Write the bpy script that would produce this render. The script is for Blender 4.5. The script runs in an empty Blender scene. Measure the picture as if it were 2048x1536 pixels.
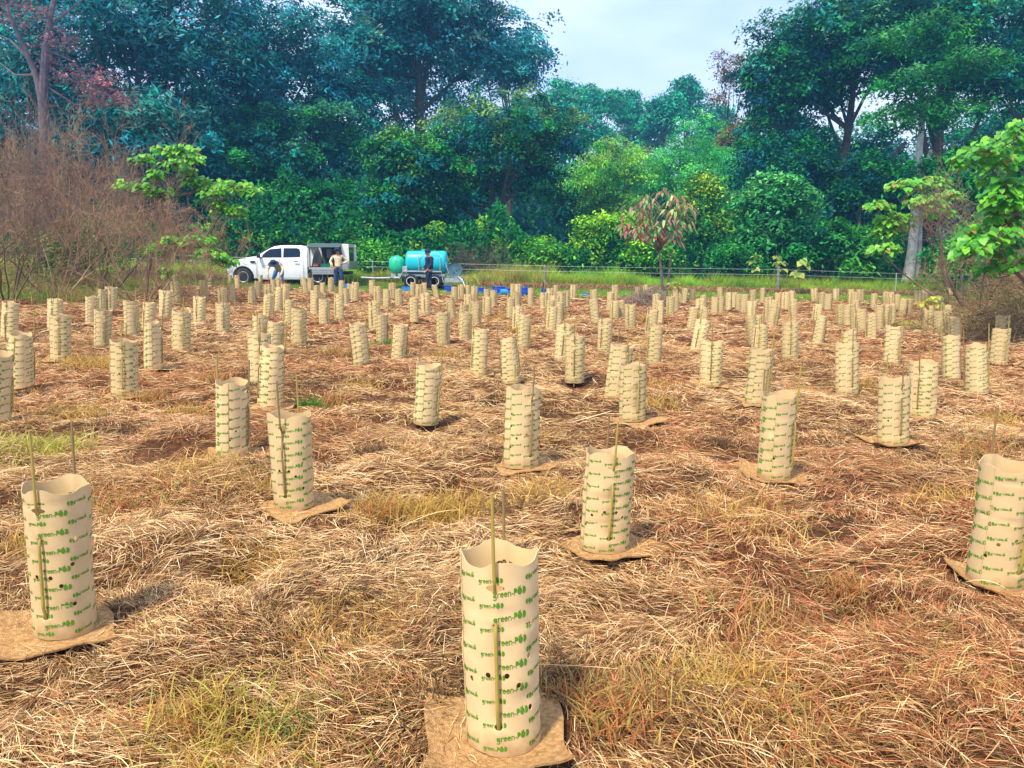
import bpy, bmesh, math, random
import numpy as np
from mathutils import Vector, Matrix
from mathutils.geometry import delaunay_2d_cdt
PI = math.pi
# ------------------------------------------------------------------ camera, sky, sun, exposure
S = bpy.context.scene
CAMH, FPX, PITCH = 1.12, 1538.0, math.radians(9.05)
cam_d = bpy.data.cameras.new('camera'); cam = bpy.data.objects.new('camera', cam_d)
S.collection.objects.link(cam); S.camera = cam
cam.location = (0, 0, CAMH); cam.rotation_euler = (PI/2-PITCH, 0, 0)
cam_d.sensor_width = 36; cam_d.lens = 36*FPX/2048; cam_d.clip_start = .05; cam_d.clip_end = 2000
SUN_EL, SUN_AZ = math.radians(58), math.radians(215)      # azimuth clockwise from +Y
W = bpy.data.worlds.new('World'); S.world = W; W.use_nodes = True
nt = W.node_tree; N = nt.nodes; L = nt.links; N.clear()
def nn(t, **k):
    n = N.new(t)
    for a, b in k.items(): setattr(n, a, b)
    return n
out = nn('ShaderNodeOutputWorld'); bg = nn('ShaderNodeBackground'); bg.inputs[1].default_value = .088
sky = nn('ShaderNodeTexSky', sky_type='NISHITA', sun_disc=False, sun_elevation=SUN_EL, sun_rotation=SUN_AZ)
tc = nn('ShaderNodeTexCoord'); mp = nn('ShaderNodeMapping'); mp.inputs['Scale'].default_value = (1.0, 1.0, 2.6)
n1 = nn('ShaderNodeTexNoise'); n1.inputs['Scale'].default_value = 1.9; n1.inputs['Detail'].default_value = 6; n1.inputs['Roughness'].default_value = .5
cr = nn('ShaderNodeValToRGB'); cr.color_ramp.elements[0].position = .40; cr.color_ramp.elements[0].color = (4.4, 5.8, 9.8, 1)
cr.color_ramp.elements[1].position = .62; cr.color_ramp.elements[1].color = (9.0, 9.6, 11.0, 1)
mx = nn('ShaderNodeMixRGB'); mx.inputs[0].default_value = .88
L.new(tc.outputs['Generated'], mp.inputs[0]); L.new(mp.outputs[0], n1.inputs[0]); L.new(n1.outputs[0], cr.inputs[0])
L.new(sky.outputs[0], mx.inputs[1]); L.new(cr.outputs[0], mx.inputs[2]); L.new(mx.outputs[0], bg.inputs[0]); L.new(bg.outputs[0], out.inputs[0])
sl = bpy.data.lights.new('sun', 'SUN'); sl.energy = 3.5; sl.angle = math.radians(7); sl.color = (1, .90, .72)
sun = bpy.data.objects.new('sun', sl); S.collection.objects.link(sun)
sd = Vector((math.sin(SUN_AZ)*math.cos(SUN_EL), math.cos(SUN_AZ)*math.cos(SUN_EL), math.sin(SUN_EL)))
sun.rotation_euler = sd.to_track_quat('Z', 'Y').to_euler()
S.view_settings.view_transform = 'Standard'; S.view_settings.look = 'None'; S.view_settings.gamma = 1
S.view_settings.exposure = .90
S.render.engine = 'CYCLES'
S.cycles.use_adaptive_sampling = True; S.cycles.adaptive_threshold = .02
S.cycles.max_bounces = 5; S.cycles.diffuse_bounces = 3; S.cycles.glossy_bounces = 2; S.cycles.transparent_max_bounces = 6
S.cycles.transmission_bounces = 3; S.cycles.caustics_reflective = False; S.cycles.caustics_refractive = False
COL = S.collection
rng = np.random.default_rng(11); random.seed(5)

# ------------------------------------------------------------------ noise + terrain
_tab = np.random.default_rng(3).random((256, 256))
def vnoise(x, y, s=1.0, o=0):
    x = np.asarray(x, float)*s+o*17.3+1000; y = np.asarray(y, float)*s+o*9.1+1000
    xi = np.floor(x).astype(int); yi = np.floor(y).astype(int); fx = x-xi; fy = y-yi
    fx = fx*fx*(3-2*fx); fy = fy*fy*(3-2*fy)
    g = lambda a, b: _tab[a & 255, b & 255]
    return (g(xi, yi)*(1-fx)+g(xi+1, yi)*fx)*(1-fy)+(g(xi, yi+1)*(1-fx)+g(xi+1, yi+1)*fx)*fy
def sst(a, b, x):
    t = np.clip((np.asarray(x, float)-a)/(b-a), 0, 1); return t*t*(3-2*t)
def base_z(x, y):
    x = np.asarray(x, float); y = np.asarray(y, float)
    far = sst(29, 36, y)
    gl = np.where(x < 0, -.030*x, -.011*x); gf = np.where(x < 0, -.027*x, -.021*x)
    g = (gl*(1-far)+gf*far)*sst(1.0, 5.0, y)
    g = np.clip(g, -.6, .9)
    g = g-.17*sst(26, 29, y)*(1-sst(34.6, 35.6, y))*(1-.4*sst(-4, 6, x))
    hill = 17*sst(62, 150, y)*(.8+.35*vnoise(x, y, .02, 4))+8*sst(150, 260, y)
    return g+hill
POD_FLAT = None
PITS = [(-.98, 2.62, .15, .13), (-1.75, 2.2, .2, .05), (1.4, 3.2, .3, .05), (-.3, 3.7, .3, .04), (2.6, 3.4, .3, .05), (-.5, 4.9, .4, .05), (1.1, 2.3, .2, .04), (.72, 4.75, .16, .10), (1.25, 4.55, .2, .06), (.62, 6.9, .35, .09), (-.95, 6.2, .5, .06), (1.95, 5.2, .3, .05), (-1.9, 4.3, .5, .03), (.1, 5.1, .2, .06)]
def ter_z(x, y):
    z = base_z(x, y)
    m = sst(0, 1, (34-np.asarray(y, float))/6)
    z = z+m*(.07*(vnoise(x, y, 1.1, 1)-.5)+.075*(vnoise(x, y, 2.7, 2)-.5)+.05*(vnoise(x, y, 6.5, 3)-.5))
    if POD_FLAT is not None:
        z0 = base_z(x, y); w = np.zeros_like(np.asarray(x, float)+np.asarray(y, float)); yy = np.asarray(y, float)
        for (a, b) in POD_FLAT:
            w = np.maximum(w, np.exp(-(((x-a)**2+(yy-b)**2)/.22**2)**2))
        z = z*(1-w)+z0*w
    for a, b, r, h in PITS:
        z = z-h*np.exp(-((x-a)**2+(y-b)**2)/(r*r))
    return z
def tz(x, y): return float(ter_z(x, y))
cp, sp_ = math.cos(PITCH), math.sin(PITCH)
def ray(px, py):
    a = (px-1024)/FPX; b = (768-py)/FPX
    return Vector((a, cp+b*sp_, -sp_+b*cp))
def at(px, py, d):
    r = ray(px, py); return Vector((0, 0, CAMH))+r*(d/r.y)
def on_ground(px, py):
    r = ray(px, py); t = 1.0
    lo, hi = .8, 80
    for i in range(3000):
        q = .8*1.0018**i*1.0
        p = Vector((0, 0, CAMH))+r*q
        if p.z <= float(base_z(p.x, p.y)): return p
        if p.y > 60: break
    return at(px, py, 30)
def proj(p):
    v = Vector(p)-Vector((0, 0, CAMH)); dz = v.y*cp-v.z*sp_; uy = v.y*sp_+v.z*cp
    return 1024+FPX*v.x/dz, 768-FPX*uy/dz

# ------------------------------------------------------------------ materials
def mat(name, col, rough=.7, metal=0, noise=0, nscale=20, col2=None, bump=0, bscale=60, trans=0, spec=.5, attr=None, detail=4, alpha=None, coat=0):
    m = bpy.data.materials.new(name); m.use_nodes = True; t = m.node_tree; b = t.nodes['Principled BSDF']
    b.inputs['Base Color'].default_value = (*col, 1); b.inputs['Roughness'].default_value = rough; b.inputs['Metallic'].default_value = metal
    b.inputs['Specular IOR Level'].default_value = spec
    if coat: b.inputs['Coat Weight'].default_value = coat
    src = None
    if noise or col2:
        c = t.nodes.new('ShaderNodeTexCoord'); n = t.nodes.new('ShaderNodeTexNoise'); n.inputs['Scale'].default_value = nscale; n.inputs['Detail'].default_value = detail
        t.links.new(c.outputs['Object'], n.inputs[0]); r = t.nodes.new('ShaderNodeValToRGB')
        r.color_ramp.elements[0].position = .35; r.color_ramp.elements[1].position = .65
        a = np.array(col)*(1-noise); e = np.array(col2) if col2 else np.array(col)*(1+noise)
        r.color_ramp.elements[0].color = (*a, 1); r.color_ramp.elements[1].color = (*np.minimum(e, 1), 1)
        t.links.new(n.outputs[0], r.inputs[0]); src = r.outputs[0]
    if attr:
        a = t.nodes.new('ShaderNodeAttribute'); a.attribute_name = attr
        if src is None: src = a.outputs[0]
        else:
            x = t.nodes.new('ShaderNodeMixRGB'); x.blend_type = 'MULTIPLY'; x.inputs[0].default_value = 1
            t.links.new(src, x.inputs[1]); t.links.new(a.outputs[0], x.inputs[2]); src = x.outputs[0]
    if src: t.links.new(src, b.inputs['Base Color'])
    if bump:
        c = t.nodes.new('ShaderNodeTexCoord'); n = t.nodes.new('ShaderNodeTexNoise'); n.inputs['Scale'].default_value = bscale; n.inputs['Detail'].default_value = 5
        k = t.nodes.new('ShaderNodeBump'); k.inputs['Strength'].default_value = bump; k.inputs['Distance'].default_value = .01
        t.links.new(c.outputs['Object'], n.inputs[0]); t.links.new(n.outputs[0], k.inputs['Height']); t.links.new(k.outputs[0], b.inputs['Normal'])
    if trans:
        tr = t.nodes.new('ShaderNodeBsdfTranslucent'); ms = t.nodes.new('ShaderNodeMixShader'); ms.inputs[0].default_value = trans
        if src: t.links.new(src, tr.inputs[0])
        else: tr.inputs[0].default_value = (*col, 1)
        o = t.nodes['Material Output']; t.links.new(b.outputs[0], ms.inputs[1]); t.links.new(tr.outputs[0], ms.inputs[2]); t.links.new(ms.outputs[0], o.inputs[0])
    return m
M = {}
M['card'] = mat('cardboard', (.69, .50, .255), .8, noise=.07, nscale=11, bump=.08, bscale=500, spec=.2)
M['ink'] = mat('green ink', (.09, .25, .012), .6, spec=.3)
M['inkd'] = mat('faded ink', (.25, .22, .12), .8)
M['bamboo'] = mat('bamboo', (.42, .30, .06), .5, col2=(.30, .26, .05), nscale=9, bump=.1, bscale=90)
M['bamboo2'] = mat('weathered bamboo', (.30, .19, .07), .6, col2=(.20, .14, .05), nscale=12)
M['coir'] = mat('coir', (.60, .36, .15), .95, col2=(.38, .20, .075), nscale=60, bump=.9, bscale=220, spec=.1)
M['leaf'] = mat('leaf', (.8, .8, .8), .6, attr='tint', trans=.25, spec=.12)
M['bigleaf'] = mat('broad leaf', (.8, .8, .8), .42, attr='tint', trans=.4, spec=.5)
M['straw'] = mat('straw', (.8, .8, .8), .8, attr='tint', trans=.08, spec=.12)
M['grass'] = mat('grass', (.8, .8, .8), .6, attr='tint', trans=.35, spec=.3)
M['bark'] = mat('bark', (.10, .075, .05), .9, col2=(.045, .035, .028), nscale=6, bump=.6, bscale=20)
M['greybark'] = mat('grey bark', (.24, .19, .17), .9, col2=(.12, .09, .08), nscale=5, bump=.6, bscale=16)
M['bark2'] = mat('purplish bark', (.15, .11, .115), .9, col2=(.08, .06, .07), nscale=5, bump=.6, bscale=16)
M['palebark'] = mat('pale bark', (.80, .75, .68), .8, col2=(.45, .39, .34), nscale=3.5, bump=.4, bscale=14, detail=8)
M['twig'] = mat('twigs', (.27, .17, .10), .85, col2=(.13, .075, .045), nscale=1.2)
M['twigp'] = mat('purple twigs', (.20, .13, .10), .85, col2=(.12, .08, .06), nscale=1.2)
M['twigr'] = mat('red brown twigs', (.24, .11, .06), .85, col2=(.36, .24, .13), nscale=1.5)
M['white'] = mat('white paint', (.80, .81, .83), .28, coat=.5, noise=.02, nscale=3)
M['whiteg'] = mat('white fibreglass', (.74, .72, .68), .4)
M['glass'] = mat('dark glass', (.010, .018, .035), .12, spec=.25)
M['tyre'] = mat('tyre rubber', (.018, .018, .02), .85)
M['rim'] = mat('steel rim', (.42, .41, .40), .4, metal=.6)
M['rimw'] = mat('white rim', (.75, .75, .76), .4)
M['black'] = mat('black plastic', (.012, .012, .015), .6)
M['inside'] = mat('canopy lining', (.10, .13, .12), .8)
M['alu'] = mat('aluminium', (.52, .54, .57), .38, metal=.75, noise=.08, nscale=8)
M['galv'] = mat('galvanised steel', (.45, .50, .53), .45, metal=.5, noise=.15, nscale=14)
M['dgrey'] = mat('grey lid', (.06, .09, .09), .5)
M['red'] = mat('red plastic', (.55, .03, .02), .4)
M['orange'] = mat('orange crate', (.55, .12, .05), .5)
M['green'] = mat('green plastic', (.02, .32, .13), .4)
M['yellow'] = mat('yellow plastic', (.60, .62, .05), .4)
M['teal'] = mat('turquoise tank', (.015, .50, .62), .35, noise=.05, nscale=2)
M['gtank'] = mat('green tank', (.03, .56, .33), .35, noise=.05, nscale=2)
M['reel'] = mat('reel paint', (.07, .15, .20), .4, noise=.1, nscale=5)
M['hose'] = mat('hose', (.75, .70, .66), .5)
M['bhose'] = mat('brown hose', (.35, .14, .05), .5)
M['blue'] = mat('blue plastic', (.012, .07, .52), .4)
M['lblue'] = mat('light blue plastic', (.03, .28, .68), .35)
M['skin'] = mat('skin', (.40, .17, .10), .6)
M['tan'] = mat('tan cloth', (.66, .54, .36), .9, noise=.12, nscale=9)
M['denim'] = mat('denim', (.03, .06, .16), .9, noise=.2, nscale=14)
M['denimb'] = mat('blue work cloth', (.05, .15, .33), .9, noise=.15, nscale=14)
M['navy'] = mat('navy cloth', (.008, .014, .05), .9, noise=.3, nscale=9)
M['hat'] = mat('navy hat', (.012, .022, .06), .9)
M['boot'] = mat('boots', (.06, .04, .03), .8)
M['hair'] = mat('hair', (.02, .015, .01), .8)
M['wood'] = mat('weathered wood', (.28, .26, .25), .9, col2=(.16, .145, .13), nscale=9, bump=.5, bscale=25)
M['wire'] = mat('fence wire', (.62, .66, .66), .5, metal=.2)
# ground
g = bpy.data.materials.new('ground'); g.use_nodes = True; t = g.node_tree; b = t.nodes['Principled BSDF']; b.inputs['Roughness'].default_value = .95
b.inputs['Specular IOR Level'].default_value = .1
a = t.nodes.new('ShaderNodeAttribute'); a.attribute_name = 'tint'; c = t.nodes.new('ShaderNodeTexCoord')
n = t.nodes.new('ShaderNodeTexNoise'); n.inputs['Scale'].default_value = 22; n.inputs['Detail'].default_value = 10; n.inputs['Roughness'].default_value = .75
r = t.nodes.new('ShaderNodeValToRGB'); r.color_ramp.elements[0].position = .36; r.color_ramp.elements[0].color = (.35, .33, .3, 1); r.color_ramp.elements[1].position = .66; r.color_ramp.elements[1].color = (1.5, 1.45, 1.4, 1)
x = t.nodes.new('ShaderNodeMixRGB'); x.blend_type = 'MULTIPLY'; x.inputs[0].default_value = 1
t.links.new(c.outputs['Object'], n.inputs[0]); t.links.new(n.outputs[0], r.inputs[0]); t.links.new(a.outputs[0], x.inputs[1]); t.links.new(r.outputs[0], x.inputs[2]); t.links.new(x.outputs[0], b.inputs[0])
k = t.nodes.new('ShaderNodeBump'); k.inputs['Strength'].default_value = .8; k.inputs['Distance'].default_value = .03; t.links.new(n.outputs[0], k.inputs['Height']); t.links.new(k.outputs[0], b.inputs['Normal'])
M['ground'] = g

# ------------------------------------------------------------------ mesh helpers
def tag(o, label=None, cat=None, group=None, kind=None):
    if label: o['label'] = label
    if cat: o['category'] = cat
    if group: o['group'] = group
    if kind: o['kind'] = kind
    return o
def link(name, me, parent=None, loc=(0, 0, 0), rot=(0, 0, 0)):
    o = bpy.data.objects.new(name, me); COL.objects.link(o); o.location = loc; o.rotation_euler = rot
    if parent: o.parent = parent
    return o
def empty(name, loc=(0, 0, 0), rz=0):
    o = bpy.data.objects.new(name, None); o.empty_display_size = .1; COL.objects.link(o); o.location = loc; o.rotation_euler = (0, 0, rz); return o
def npmesh(name, V, Q, m, tint=None, smooth=False, nv=4):
    """V (n,3) Q (k,4|3) numpy, one material, optional per-vertex colour"""
    me = bpy.data.meshes.new(name); V = np.ascontiguousarray(V, np.float32); Q = np.ascontiguousarray(Q, np.int32); nv = Q.shape[1]
    me.vertices.add(len(V)); me.vertices.foreach_set('co', V.ravel()); me.loops.add(Q.size); me.loops.foreach_set('vertex_index', Q.ravel())
    me.polygons.add(len(Q)); me.polygons.foreach_set('loop_start', np.arange(0, Q.size, nv, dtype=np.int32))
    me.update(calc_edges=True)
    if tint is not None:
        at_ = me.attributes.new('tint', 'FLOAT_COLOR', 'POINT'); c = np.ones((len(V), 4), np.float32); c[:, :3] = tint; at_.data.foreach_set('color', c.ravel())
    me.materials.append(m)
    if smooth: me.polygons.foreach_set('use_smooth', np.ones(len(Q), bool))
    return me
class MB:
    """collects shapes into one mesh"""
    def __init__(s): s.v = []; s.f = []; s.mi = []
    def add(s, vs, fs, mi=0):
        o = len(s.v); s.v += [tuple(p) for p in vs]; s.f += [tuple(i+o for i in f) for f in fs]; s.mi += [mi]*len(fs); return s
    def box(s, c, d, mi=0, rot=None, bev=0):
        bm = bmesh.new(); bmesh.ops.create_cube(bm, size=1); bmesh.ops.scale(bm, vec=d, verts=bm.verts)
        if bev: bmesh.ops.bevel(bm, geom=bm.edges[:], offset=bev, segments=2, affect='EDGES', profile=.6)
        if rot is not None: bmesh.ops.rotate(bm, matrix=rot, verts=bm.verts)
        bmesh.ops.translate(bm, vec=c, verts=bm.verts); s.bm(bm, mi); return s
    def bm(s, bm, mi=0):
        bm.verts.index_update(); s.add([v.co[:] for v in bm.verts], [[v.index for v in f.verts] for f in bm.faces], mi); bm.free()
    def tube(s, pts, r, seg=8, mi=0, cap=True):
        pts = [Vector(p) for p in pts]; n = len(pts); rs = r if hasattr(r, '__len__') else [r]*n; vs = []; fs = []
        up = Vector((0, 0, 1)); 
        t0 = (pts[1]-pts[0]).normalized(); u = t0.orthogonal().normalized()
        for i, p in enumerate(pts):
            t = (pts[min(i+1, n-1)]-pts[max(i-1, 0)]).normalized(); u = (u-t*u.dot(t))
            u = u.normalized() if u.length > 1e-5 else t.orthogonal().normalized(); w = t.cross(u)
            for k in range(seg):
                a = 2*PI*k/seg; vs.append(p+(u*math.cos(a)+w*math.sin(a))*rs[i])
        for i in range(n-1):
            for k in range(seg):
                k2 = (k+1) % seg; fs.append((i*seg+k, i*seg+k2, (i+1)*seg+k2, (i+1)*seg+k))
        if cap: fs.append(tuple(range(seg))[::-1]); fs.append(tuple((n-1)*seg+k for k in range(seg)))
        return s.add(vs, fs, mi)
    def lathe(s, prof, c=(0, 0, 0), axis='Z', seg=24, mi=0, sx=1, sy=1):
        vs = []; fs = []; n = len(prof)
        for k in range(seg):
            a = 2*PI*k/seg
            for r, z in prof:
                p = (r*math.cos(a)*sx, r*math.sin(a)*sy, z)
                if axis == 'Y': p = (p[0], p[2], p[1])
                if axis == 'X': p = (p[2], p[0], p[1])
                vs.append((p[0]+c[0], p[1]+c[1], p[2]+c[2]))
        for k in range(seg):
            k2 = (k+1) % seg
            for i in range(n-1): fs.append((k*n+i, k2*n+i, k2*n+i+1, k*n+i+1))
        if prof[0][0] > 1e-6: fs.append(tuple(k*n for k in range(seg))[::-1])
        if prof[-1][0] > 1e-6: fs.append(tuple(k*n+n-1 for k in range(seg)))
        return s.add(vs, fs, mi)
    def prism(s, poly, y0, y1, mi=0, top=None, bev=0):
        """poly in (x,z) extruded along y; top: function (x,z,side)->(x,y,z) to taper"""
        bm = bmesh.new(); n = len(poly)
        def P(x, z, sd):
            return top(x, z, sd) if top else (x, (y0, y1)[sd], z)
        A = [bm.verts.new(P(x, z, 0)) for x, z in poly]; B = [bm.verts.new(P(x, z, 1)) for x, z in poly]
        bm.faces.new(A); bm.faces.new(B[::-1])
        for i in range(n): j = (i+1) % n; bm.faces.new((A[i], B[i], B[j], A[j]))
        bmesh.ops.recalc_face_normals(bm, faces=bm.faces)
        if bev: bmesh.ops.bevel(bm, geom=[e for e in bm.edges if e.is_manifold and e.calc_face_angle(0) > .5], offset=bev, segments=2, affect='EDGES', profile=.6, clamp_overlap=True)
        bmesh.ops.triangulate(bm, faces=[f for f in bm.faces if len(f.verts) > 4])
        s.bm(bm, mi); return s
    def build(s, name, m, parent=None, smooth=True, loc=(0, 0, 0)):
        me = bpy.data.meshes.new(name); me.from_pydata(s.v, [], s.f); me.validate(); me.update()
        for q in (m if isinstance(m, (list, tuple)) else [m]): me.materials.append(q)
        if len(set(s.mi)) > 1 and len(me.polygons) == len(s.mi): me.polygons.foreach_set('material_index', s.mi)
        if smooth: me.shade_smooth() if False else me.polygons.foreach_set('use_smooth', [True]*len(me.polygons)); 
        o = link(name, me, parent, loc)
        if smooth: me.set_sharp_from_angle(angle=math.radians(38))
        return o
def copy_tree(o, parent=None):
    c = o.copy(); COL.objects.link(c)
    if parent: c.parent = parent
    for ch in o.children: copy_tree(ch, c)
    return c

# ------------------------------------------------------------------ pods: (x_top, y_top, x_base, y_base) in photo pixels, 0 = hidden
PODS = [
(998,1108,1008,1480),(114,968,132,1260),(580,826,590,1013),(1222,902,1208,1100),(467,760,467,912),(2019,925,1990,1166),(1560,788,1548,955),(1048,775,1042,934),
(860,727,852,846),(250,680,250,793),(1790,757,1786,888),(1846,722,1842,833),(1268,729,1264,843),(1245,690,1232,798),(-2,706,-6,846),(43,664,42,779),(120,628,122,723),
(307,642,307,740),(362,622,363,704),(545,692,540,816),(518,665,516,0),(552,643,550,716),(519,630,519,0),(598,617,598,688),(577,618,577,666),(715,646,724,731),(765,627,765,687),
(748,602,746,0),(802,672,797,743),(961,657,956,750),(1015,676,1022,765),(933,642,930,700),(953,601,953,650),(929,608,925,660),(887,624,887,690),(899,594,905,638),
(827,594,827,645),(850,586,852,629),(797,578,798,614),(784,566,785,598),(773,589,773,625),(826,564,826,592),(838,568,838,595),(848,566,849,594),(868,569,874,600),
(909,574,909,605),(922,569,922,598),(933,570,933,598),(949,572,949,601),(936,588,936,624),(974,592,974,630),(974,577,974,608),(987,580,987,612),(1022,597,1021,641),
(1027,568,1027,597),(1036,569,1036,598),(1033,583,1033,623),(1062,577,1062,612),(1036,630,1034,678),(1051,629,1047,696),(1088,585,1088,619),(1100,577,1099,608),(1112,571,1111,601),
(1123,584,1123,626),(1133,582,1133,616),(1147,569,1146,600),(1110,592,1109,632),(1101,600,1098,642),(1105,613,1101,663),(1119,615,1117,660),(1131,648,1124,722),(1150,669,1149,763),
(1187,579,1188,609),(1186,598,1191,648),(1211,637,1208,704),(1222,584,1219,621),(1230,571,1230,601),(1229,600,1229,640),(1240,600,1240,639),(1260,608,1261,659),(1291,575,1291,598),
(1302,575,1302,600),(1314,587,1312,628),(1320,602,1319,648),(1306,619,1300,671),(1311,650,1306,728),(1341,593,1340,634),(1351,577,1350,606),(1350,598,1349,632),(1360,577,1360,606),
(1371,576,1367,607),(1407,589,1406,622),(1401,598,1399,640),(1390,614,1383,659),(1407,613,1405,660),(1408,638,1394,706),(1424,681,1420,772),(1440,575,1440,603),(1441,594,1440,631),
(1431,594,1429,631),(1458,584,1456,621),(1470,584,1470,615),(1491,588,1488,626),(1506,580,1505,612),(1504,602,1503,642),(1526,577,1524,607),(1500,631,1507,688),(1516,631,1517,684),
(1521,649,1518,712),(1524,698,1512,809),(1537,594,1536,638),(1557,585,1556,618),(1572,584,1570,619),(1583,581,1583,612),(1547,600,1545,642),(1585,600,1586,640),(1550,611,1543,657),
(1581,643,1580,719),(1628,577,1629,603),(1641,585,1641,616),(1644,593,1643,625),(1658,588,1655,622),(1637,607,1632,649),(1645,630,1634,690),(1702,578,1700,608),(1710,584,1709,613),
(1720,588,1720,616),(1681,607,1681,648),(1712,601,1710,640),(1698,621,1697,664),(1712,614,1712,660),(1723,618,1722,664),(1698,662,1697,735),(1696,686,1694,788),(1742,627,1741,680),
(1760,609,1758,659),(1772,610,1770,657),(1749,598,1746,629),(1773,583,1773,613),(1783,584,1782,614),(1792,588,1792,618),(1781,607,1780,650),(1790,652,1782,730),(1809,597,1803,633),
(1818,598,1815,632),(1836,580,1834,609),(1851,585,1849,611),(1900,582,1899,605),(1857,611,1855,659),(1877,622,1882,672),(1892,620,1893,664),(1909,634,1909,686),(1904,671,1903,760),
(1955,687,1953,787),(2005,631,2003,684),(2003,657,1996,731),(331,580,331,637),(299,604,296,660),(262,601,264,670),(185,592,185,648),(205,578,206,630),(222,573,222,622),(208,618,205,694),
(20,603,18,678),(109,597,110,660),(49,535,49,561),(63,543,65,572),(91,549,91,573),(120,543,121,568),(243,539,243,562),(348,562,353,605),(337,547,337,572),(349,546,349,573),(335,571,335,605),
(407,560,409,600),(417,546,418,573),(399,593,400,646),(446,605,446,664),(444,575,446,612),(462,580,466,616),(460,546,460,572),(473,551,474,578),(521,550,521,574),(516,569,516,600),
(535,568,536,600),(546,559,547,586),(557,556,557,584),(571,568,570,612),(557,574,556,621),(538,588,536,634),(606,558,611,590),(621,556,621,585),(631,582,631,630),(645,565,646,596),
(662,555,662,585),(649,598,649,650),(677,588,679,640),(683,562,683,592),(691,576,692,611),(711,564,709,602),(701,567,701,600),(744,560,744,592),(754,572,755,606),(633,571,633,603),
(1275,588,1275,612),(1672,590,1671,614),(1385,590,1384,616),(1478,600,1478,632),(645,600,640,640),(504,586,505,622)]
# ------------------------------------------------------------------ lettering
def stroke(polys, pts, w):
    for (a, b) in zip(pts[:-1], pts[1:]):
        a = Vector(a); b = Vector(b); t = (b-a).normalized(); n = Vector((-t.y, t.x))*w/2; e = t*w*.28
        polys.append([a-n-e, b-n+e, b+n+e, a+n-e])
def arc(cx, cy, rx, ry, a0, a1, n=10): return [(cx+rx*math.cos(math.radians(a0+(a1-a0)*i/n)), cy+ry*math.sin(math.radians(a0+(a1-a0)*i/n))) for i in range(n+1)]
def word():
    P = []; w = .21; x = 0
    def sh(l, dx): return [(a+dx, b) for a, b in l]
    def g(x): stroke(P, sh(arc(.42, .5, .38, .40, 0, 360, 12), x), w); stroke(P, [(x+.82, .92), (x+.82, -.12)], w); stroke(P, sh(arc(.42, -.12, .40, .36, 0, -150, 7), x), w); return x+1.12
    def r(x): stroke(P, [(x+.12, 0), (x+.12, .95)], w); stroke(P, sh(arc(.48, .48, .36, .40, 170, 65, 5), x), w); return x+.78
    def e(x): stroke(P, [(x+.06, .48), (x+.80, .48)], w*.85); stroke(P, sh(arc(.42, .48, .38, .42, 0, 318, 12), x), w); return x+1.0
    def n(x): stroke(P, [(x+.12, 0), (x+.12, .95)], w); stroke(P, sh(arc(.46, .52, .34, .38, 170, 0, 6), x), w); stroke(P, [(x+.80, .52), (x+.80, 0)], w); return x+1.12
    x = g(0); x = r(x); x = e(x); x = e(x); x = n(x); stroke(P, [(x-.02, .45), (x+.36, .45)], w); x += .52; w = .18
    stroke(P, [(x+.14, 0), (x+.14, 1.4), (x+.5, 1.4)], w); stroke(P, sh(arc(.5, .98, .42, .42, 90, -90, 8), x), w); stroke(P, [(x+.5, .56), (x+.14, .56)], w); x += 1.12
    stroke(P, sh(arc(.66, .66, .62, .66, 0, 360, 18), x), w)
    for q in ([(.50, 1.25), (.46, 1.62), (.72, 1.82), (.98, 1.78), (.92, 1.50), (.66, 1.36)], [(.50, 1.25), (.44, 1.45), (.20, 1.62), (.0, 1.55), (.12, 1.30)]): P.append([Vector((a+x, b)) for a, b in q])
    x += 1.56
    stroke(P, [(x+.14, .02), (x+.14, 1.38), (x+.4, 1.38)], w); stroke(P, sh(arc(.42, .70, .58, .68, 90, -90, 9), x), w); stroke(P, [(x+.4, .02), (x+.14, .02)], w); x += 1.05
    vs = []; fs = []
    for q in P:
        q = list(q); ar = sum(q[i].x*q[(i+1) % len(q)].y-q[(i+1) % len(q)].x*q[i].y for i in range(len(q)))
        if ar < 0: q = q[::-1]
        fs.append(list(range(len(vs), len(vs)+len(q)))); vs += [Vector((p[0], p[1])) for p in q]
    ov, _, of, *_ = delaunay_2d_cdt(vs, [], fs, 1, 1e-4)
    return np.array([(p.x, p.y) for p in ov]), [tuple(f) for f in of], x
WV, WF, WW = word()
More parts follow.
